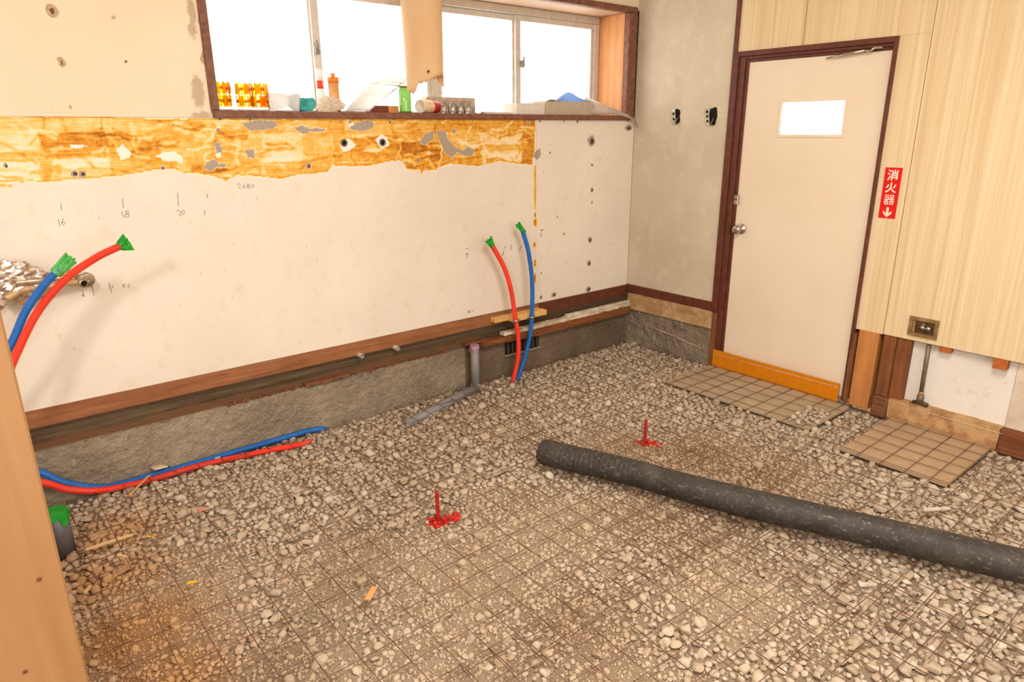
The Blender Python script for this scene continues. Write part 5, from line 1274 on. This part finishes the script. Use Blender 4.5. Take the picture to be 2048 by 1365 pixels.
tube('red_edge', [S(770, 193, 0.05), S(797, 174, 0.048)], 0.0016, M_PINK, pg, 6)
for k in range(3):
    tube('print_line', [S(772+k*8, 170-k*7, 0.055+.012*k), S(800+k*4, 172-k*6, 0.046+.012*k)], 0.0007, M_INK, pg, 5)
bx_ = thing('wood_offcut', tuple(at(770, 222, 'y', 0.06)), 'small brown wooden offcut beside the green jar', 'wood block')
o0 = at(742, 222, 'y', 0.05); o1 = at(797, 222, 'y', 0.05)
box('dark_half', (o0[0], 0.045, ZSI), (o0[0]+(o1[0]-o0[0])*.62, 0.10, ZSI+0.034), simple('dark_red_brown_wood', (112, 56, 36), 0.6), bx_, 0.001)
box('pale_half', (o0[0]+(o1[0]-o0[0])*.62, 0.045, ZSI), (o1[0], 0.10, ZSI+0.034), simple('orange_wood', (204, 142, 84), 0.6), bx_, 0.001)
c = at(811, 222, 'y', 0.05); h = at(811, 172, 'y', 0.05)[2]-ZSI
gj = thing('green_jar', (c[0], 0.05, ZSI), 'green glass jar on the sill below the hanging wallpaper', 'jar')
lathe('glass', [(0, 0), (0.030, 0), (0.031, 0.004), (0.031, h*.85), (0.027, h*.92), (0.027, h), (0.024, h), (0.024, h*.92), (0.0275, h*.84), (0.0275, 0.006), (0, 0.006)], (c[0], 0.05, ZSI), M_GGLASS, gj, 28)
lathe('rim', [(0.0272, h*.94), (0.0285, h*.96), (0.0285, h), (0.0272, h)], (c[0], 0.05, ZSI), simple('gold_green_rim', (150, 150, 60), 0.4), gj, 28)
# can lying on its side
c = at(838, 212, 'y', 0.04); can_r = 0.033; ca = Vector((0.93, 0.36, 0)).normalized()
cn = thing('lying_can', (c[0], 0.04, ZSI), 'cream and red can lying on its side beside the wine glasses', 'can')
base = np.array([c[0], 0.03, ZSI+can_r])
lathe('can_body', [(can_r, 0.002), (can_r, 0.085)], base, simple('cream_can_print', (240, 206, 160), 0.4), cn, 28, ca)
lathe('red_band', [(can_r, 0.085), (can_r, 0.135), (can_r*.95, 0.14), (0, 0.14)], base, simple('red_can_print', (200, 50, 44), 0.4), cn, 28, ca)
lathe('can_bottom', [(0, 0.004), (0.010, 0.004), (0.012, 0.0), (0.026, 0.003), (0.031, -0.002), (can_r, 0.002)], base, simple('pale_can_end', (240, 226, 206), 0.4), cn, 28, ca)
M_CARD = simple('grey_cardboard', (206, 186, 162), 0.8, var=0.08)
q0, q1 = at(852, 200, 'y', 0.16), at(949, 200, 'y', 0.16)
cb = thing('cardboard_box', ((q0[0]+q1[0])/2, 0.17, ZSI), 'grey cardboard box behind the upturned wine glasses', 'box')
box('box', (q0[0], 0.155, ZSI), (q1[0], 0.215, ZSI+0.088), M_CARD, cb, 0.001)
zt = ZSI+0.068
for k in range(3):
    x = q1[0]-0.085+k*0.022; ribbon('print_line', [[(x, zt-.010), (x+.004, zt+.004), (x+.010, zt-.008), (x+.013, zt+.004)]], 0.0025, (0, 0.1545, 0), (1, 0, 0), (0, 0, 1), M_INK, cb)
for k, px in enumerate((888, 906, 921, 936, 958)):
    y = 0.05 if k < 4 else 0.12; c = at(px, 224, 'y', y)
    th = thing('wine_glass', (c[0], y, ZSI), ['upturned wine glass nearest the lying can', 'second upturned wine glass from the lying can', 'third upturned wine glass from the lying can', 'fourth upturned wine glass, at the cardboard box edge', 'last upturned wine glass, clear of the cardboard box'][k], 'wine glass', 'upturned wine glasses on the sill')
    pr = [(0.023, 0.0), (0.0265, 0.018), (0.026, 0.034), (0.018, 0.052), (0.006, 0.062), (0.004, 0.068), (0.0038, 0.094), (0.008, 0.099), (0.028, 0.1015), (0.028, 0.1025), (0.0, 0.1035)]
    lathe('glass', pr, (c[0], y, ZSI), M_GLASS, th, 24)
    lathe('inner_bowl', [(0.0216, 0.0), (0.025, 0.018), (0.0245, 0.034), (0.017, 0.050), (0, 0.058)], (c[0], y, ZSI), M_GLASS, th, 24)
# boxes at the right end
M_WBOX = simple('white_carton', (226, 216, 202), 0.75, var=0.05); M_GBOX = simple('grey_carton_lid', (190, 174, 152), 0.75, var=0.05)
q0, q1, q2 = at(1030, 215, 'y', 0.05), at(1091, 215, 'y', 0.03), at(1184, 215, 'y', 0.03)
wbx = thing('white_carton', ((q0[0]+q1[0])/2, 0.05, ZSI), 'open shallow white and grey carton on the right of the sill', 'box')
box('white_side', (q0[0], 0.034, ZSI), (q1[0]-.001, 0.15, ZSI+0.062), M_WBOX, wbx, 0.001)
hs = 0.076
box('front', (q1[0], 0.028, ZSI), (q2[0], 0.031, ZSI+hs), M_GBOX, wbx); box('back', (q1[0], 0.147, ZSI), (q2[0], 0.15, ZSI+hs), M_GBOX, wbx)
box('end', (q1[0], 0.0315, ZSI), (q1[0]+.003, 0.1465, ZSI+hs), M_GBOX, wbx); box('end', (q2[0]-.003, 0.0315, ZSI), (q2[0], 0.1465, ZSI+hs), M_GBOX, wbx); box('bottom', (q1[0]+.0035, 0.0315, ZSI), (q2[0]-.0035, 0.1465, ZSI+.003), M_GBOX, wbx)
M_BPL = tape_mat('blue_plastic_bag', (180, 206, 246), 0.75); M_CPL = tape_mat('milky_plastic_film', (238, 228, 216), 0.7)
bb = thing('blue_bag', ((q1[0]+q2[0])/2, 0.08, ZSI+0.004), 'blue plastic bag bulging out of the open carton', 'bag')
qa = [at(1108, 203, 'y', 0.07), at(1178, 203, 'y', 0.07), at(1178, 198, 'y', 0.10), at(1140, 183, 'y', 0.09)]
V = []; Fc = []; n = 16
bx0, bx1 = at(1106, 205, 'y', 0.09)[0], at(1178, 205, 'y', 0.09)[0]
for i in range(n+1):
    for j in range(9):
        s, t = i/n, j/8; x = bx0+(bx1-bx0)*s
        pk = math.exp(-((s-0.42)/0.28)**2)*0.058+0.014*math.exp(-((s-.85)/.2)**2)
        V.append((x, 0.045+0.09*t, ZSI+0.045+(pk+0.03)*math.sin(PI*t)**0.6+0.004*mnoise.noise(Vector((s*9, t*6, 2)))))
for i in range(n):
    for j in range(8): Fc.append((i*9+j, (i+1)*9+j, (i+1)*9+j+1, i*9+j+1))
mesh_obj('bag', V, Fc, M_BPL, bb)
c = at(1102, 198, 'y', 0.09)
dkk = crumple('dark_lid', (c[0], 0.085, ZSI+0.076), 0.036, 0.03, 0.013, 4.4, simple('dark_green_plastic', (70, 76, 66), 0.4), None, 3); prop(dkk, 'dark plastic lid peeking over the left edge of the open carton', 'lid')
pf = thing('plastic_film', tuple(at(1230, 228, 'y', 0.0)), 'milky plastic film draped from the carton over the sill corner', 'plastic film')
cpts = [(S(1170, 193, 0.09), S(1172, 226, 0.03)), (S(1190, 200, 0.07), S(1195, 229, 0.01)), (S(1215, 212, 0.04), S(1220, 228, 0.0)), (S(1240, 222, 0.0), S(1240, 230, -0.03)), (S(1256, 229, -0.03), S(1258, 237, -0.045)), (S(1270, 240, -0.04), S(1272, 251, -0.05)), (S(1274, 250, -0.04), S(1276, 256, -0.045))]
V = []; Fc = []
for k, (a_, b_) in enumerate(cpts):
    for j in range(6):
        t = j/5; V.append(a_*(1-t)+b_*t+np.array([0, 0.006*math.sin(t*7+k), 0]))
for k in range(len(cpts)-1):
    for j in range(5): Fc.append((k*6+j, (k+1)*6+j, (k+1)*6+j+1, k*6+j+1))
V = [(min(v[0], -0.006), v[1], v[2]) for v in V]
fo = mesh_obj('film', V, Fc, M_CPL, pf, True); s_ = fo.modifiers.new('t', 'SOLIDIFY'); s_.thickness = 0.001
q0, q1 = at(970, 225, 'y', 0.10), at(1028, 225, 'y', 0.10)
prop(box('flat_carton', (q0[0], 0.085, ZSI), (q1[0], 0.14, ZSI+0.014), M_WBOX, None, 0.001), 'flat pale carton lying between the wine glasses and the white carton', 'box')

# ------------------------------------------------------------------ bits lying on the gravel
def chip(name, px, py, L, Wd, ang, mat, label, cat, z=0.006, tilt=0.1, th_=0.004):
    c = at(px, py, 'z', z); bm = bmesh.new(); bmesh.ops.create_cube(bm, size=1.0)
    for v in bm.verts: v.co = Vector((v.co.x*L*(0.85 if v.co.y > 0 else 1), v.co.y*Wd, v.co.z*th_))
    bmesh.ops.bevel(bm, geom=list(bm.edges), offset=th_*0.15, segments=1, affect='EDGES')
    bmesh.ops.transform(bm, matrix=Matrix.Translation(Vector(c)) @ Matrix.Rotation(ang, 4, 'Z') @ Matrix.Rotation(tilt, 4, 'Y'), verts=bm.verts)
    return prop(bm_obj(name, bm, mat), label, cat)
M_CHIPW = wood('cut_wood_chip', (224, 170, 110), (190, 132, 78), 'x', 1.0); M_YEL = simple('yellow_film_scrap', (240, 176, 40), 0.5)
M_PALEW = wood('pale_stick', (222, 190, 140), (190, 150, 100), 'x', 1.0); M_GREYW = simple('grey_white_stick', (206, 190, 170), 0.8)
chip('wood_chip', 742, 1188, 0.075, 0.020, 0.75, M_CHIPW, 'orange rectangular wood chip lying on the foreground soil', 'wood chip', 0.004, 0.05, 0.006)
chip('yellow_scrap', 384, 1165, 0.032, 0.010, -0.2, M_YEL, 'yellow scrap on the soil between the mesh wires near the bottom left', 'scrap')
chip('yellow_scrap', 302, 1073, 0.038, 0.016, 0.9, M_YEL, 'yellow scrap tilted up on brown stones near the wide pipe', 'scrap', 0.012, 0.5)
chip('pale_stick', 245, 1113, 0.042, 0.010, -0.9, M_PALEW, 'short pale stick end on the gravel near the wide pipe', 'stick', 0.008, 0.1, 0.008)
chip('pale_stick', 175, 1180, 0.05, 0.010, 1.1, M_PALEW, 'short pale stick in the dark gravel right beside the post', 'stick', 0.004, 0.1, 0.008)
chip('pale_stick', 218, 1085, 0.16, 0.012, 0.05, M_PALEW, 'long thin pale stick on the gravel right of the wide pipe', 'stick', 0.004, 0.03, 0.008)
chip('tile_shard', 402, 1019, 0.030, 0.026, 0.3, simple('salmon_tile', (214, 150, 122), 0.5), 'salmon pink tile shard on the gravel below the red tube', 'shard', 0.006, 0.2, 0.007)
chip('wood_sliver', 278, 972, 0.15, 0.008, 0.75, M_CHIPW, 'orange wood sliver leaning over the low red tube', 'sliver', 0.016, -0.15, 0.005)
chip('paper_scrap', 645, 922, 0.06, 0.010, 0.35, simple('cream_paper_scrap', (226, 200, 150), 0.7), 'cream and yellow scrap on the gravel near the tube ends', 'scrap', 0.010, 0.15)
chip('grey_stick', 1872, 1019, 0.12, 0.016, -0.55, M_GREYW, 'grey white stick on the gravel between hose and plywood board', 'stick', 0.006, 0.02, 0.008)
chip('white_shard', 318, 935, 0.060, 0.035, 0.4, simple('cream_shell_shard', (226, 204, 176), 0.7), 'cream flat shard behind the low blue tube at the wall', 'shard', 0.014, 0.2, 0.008)
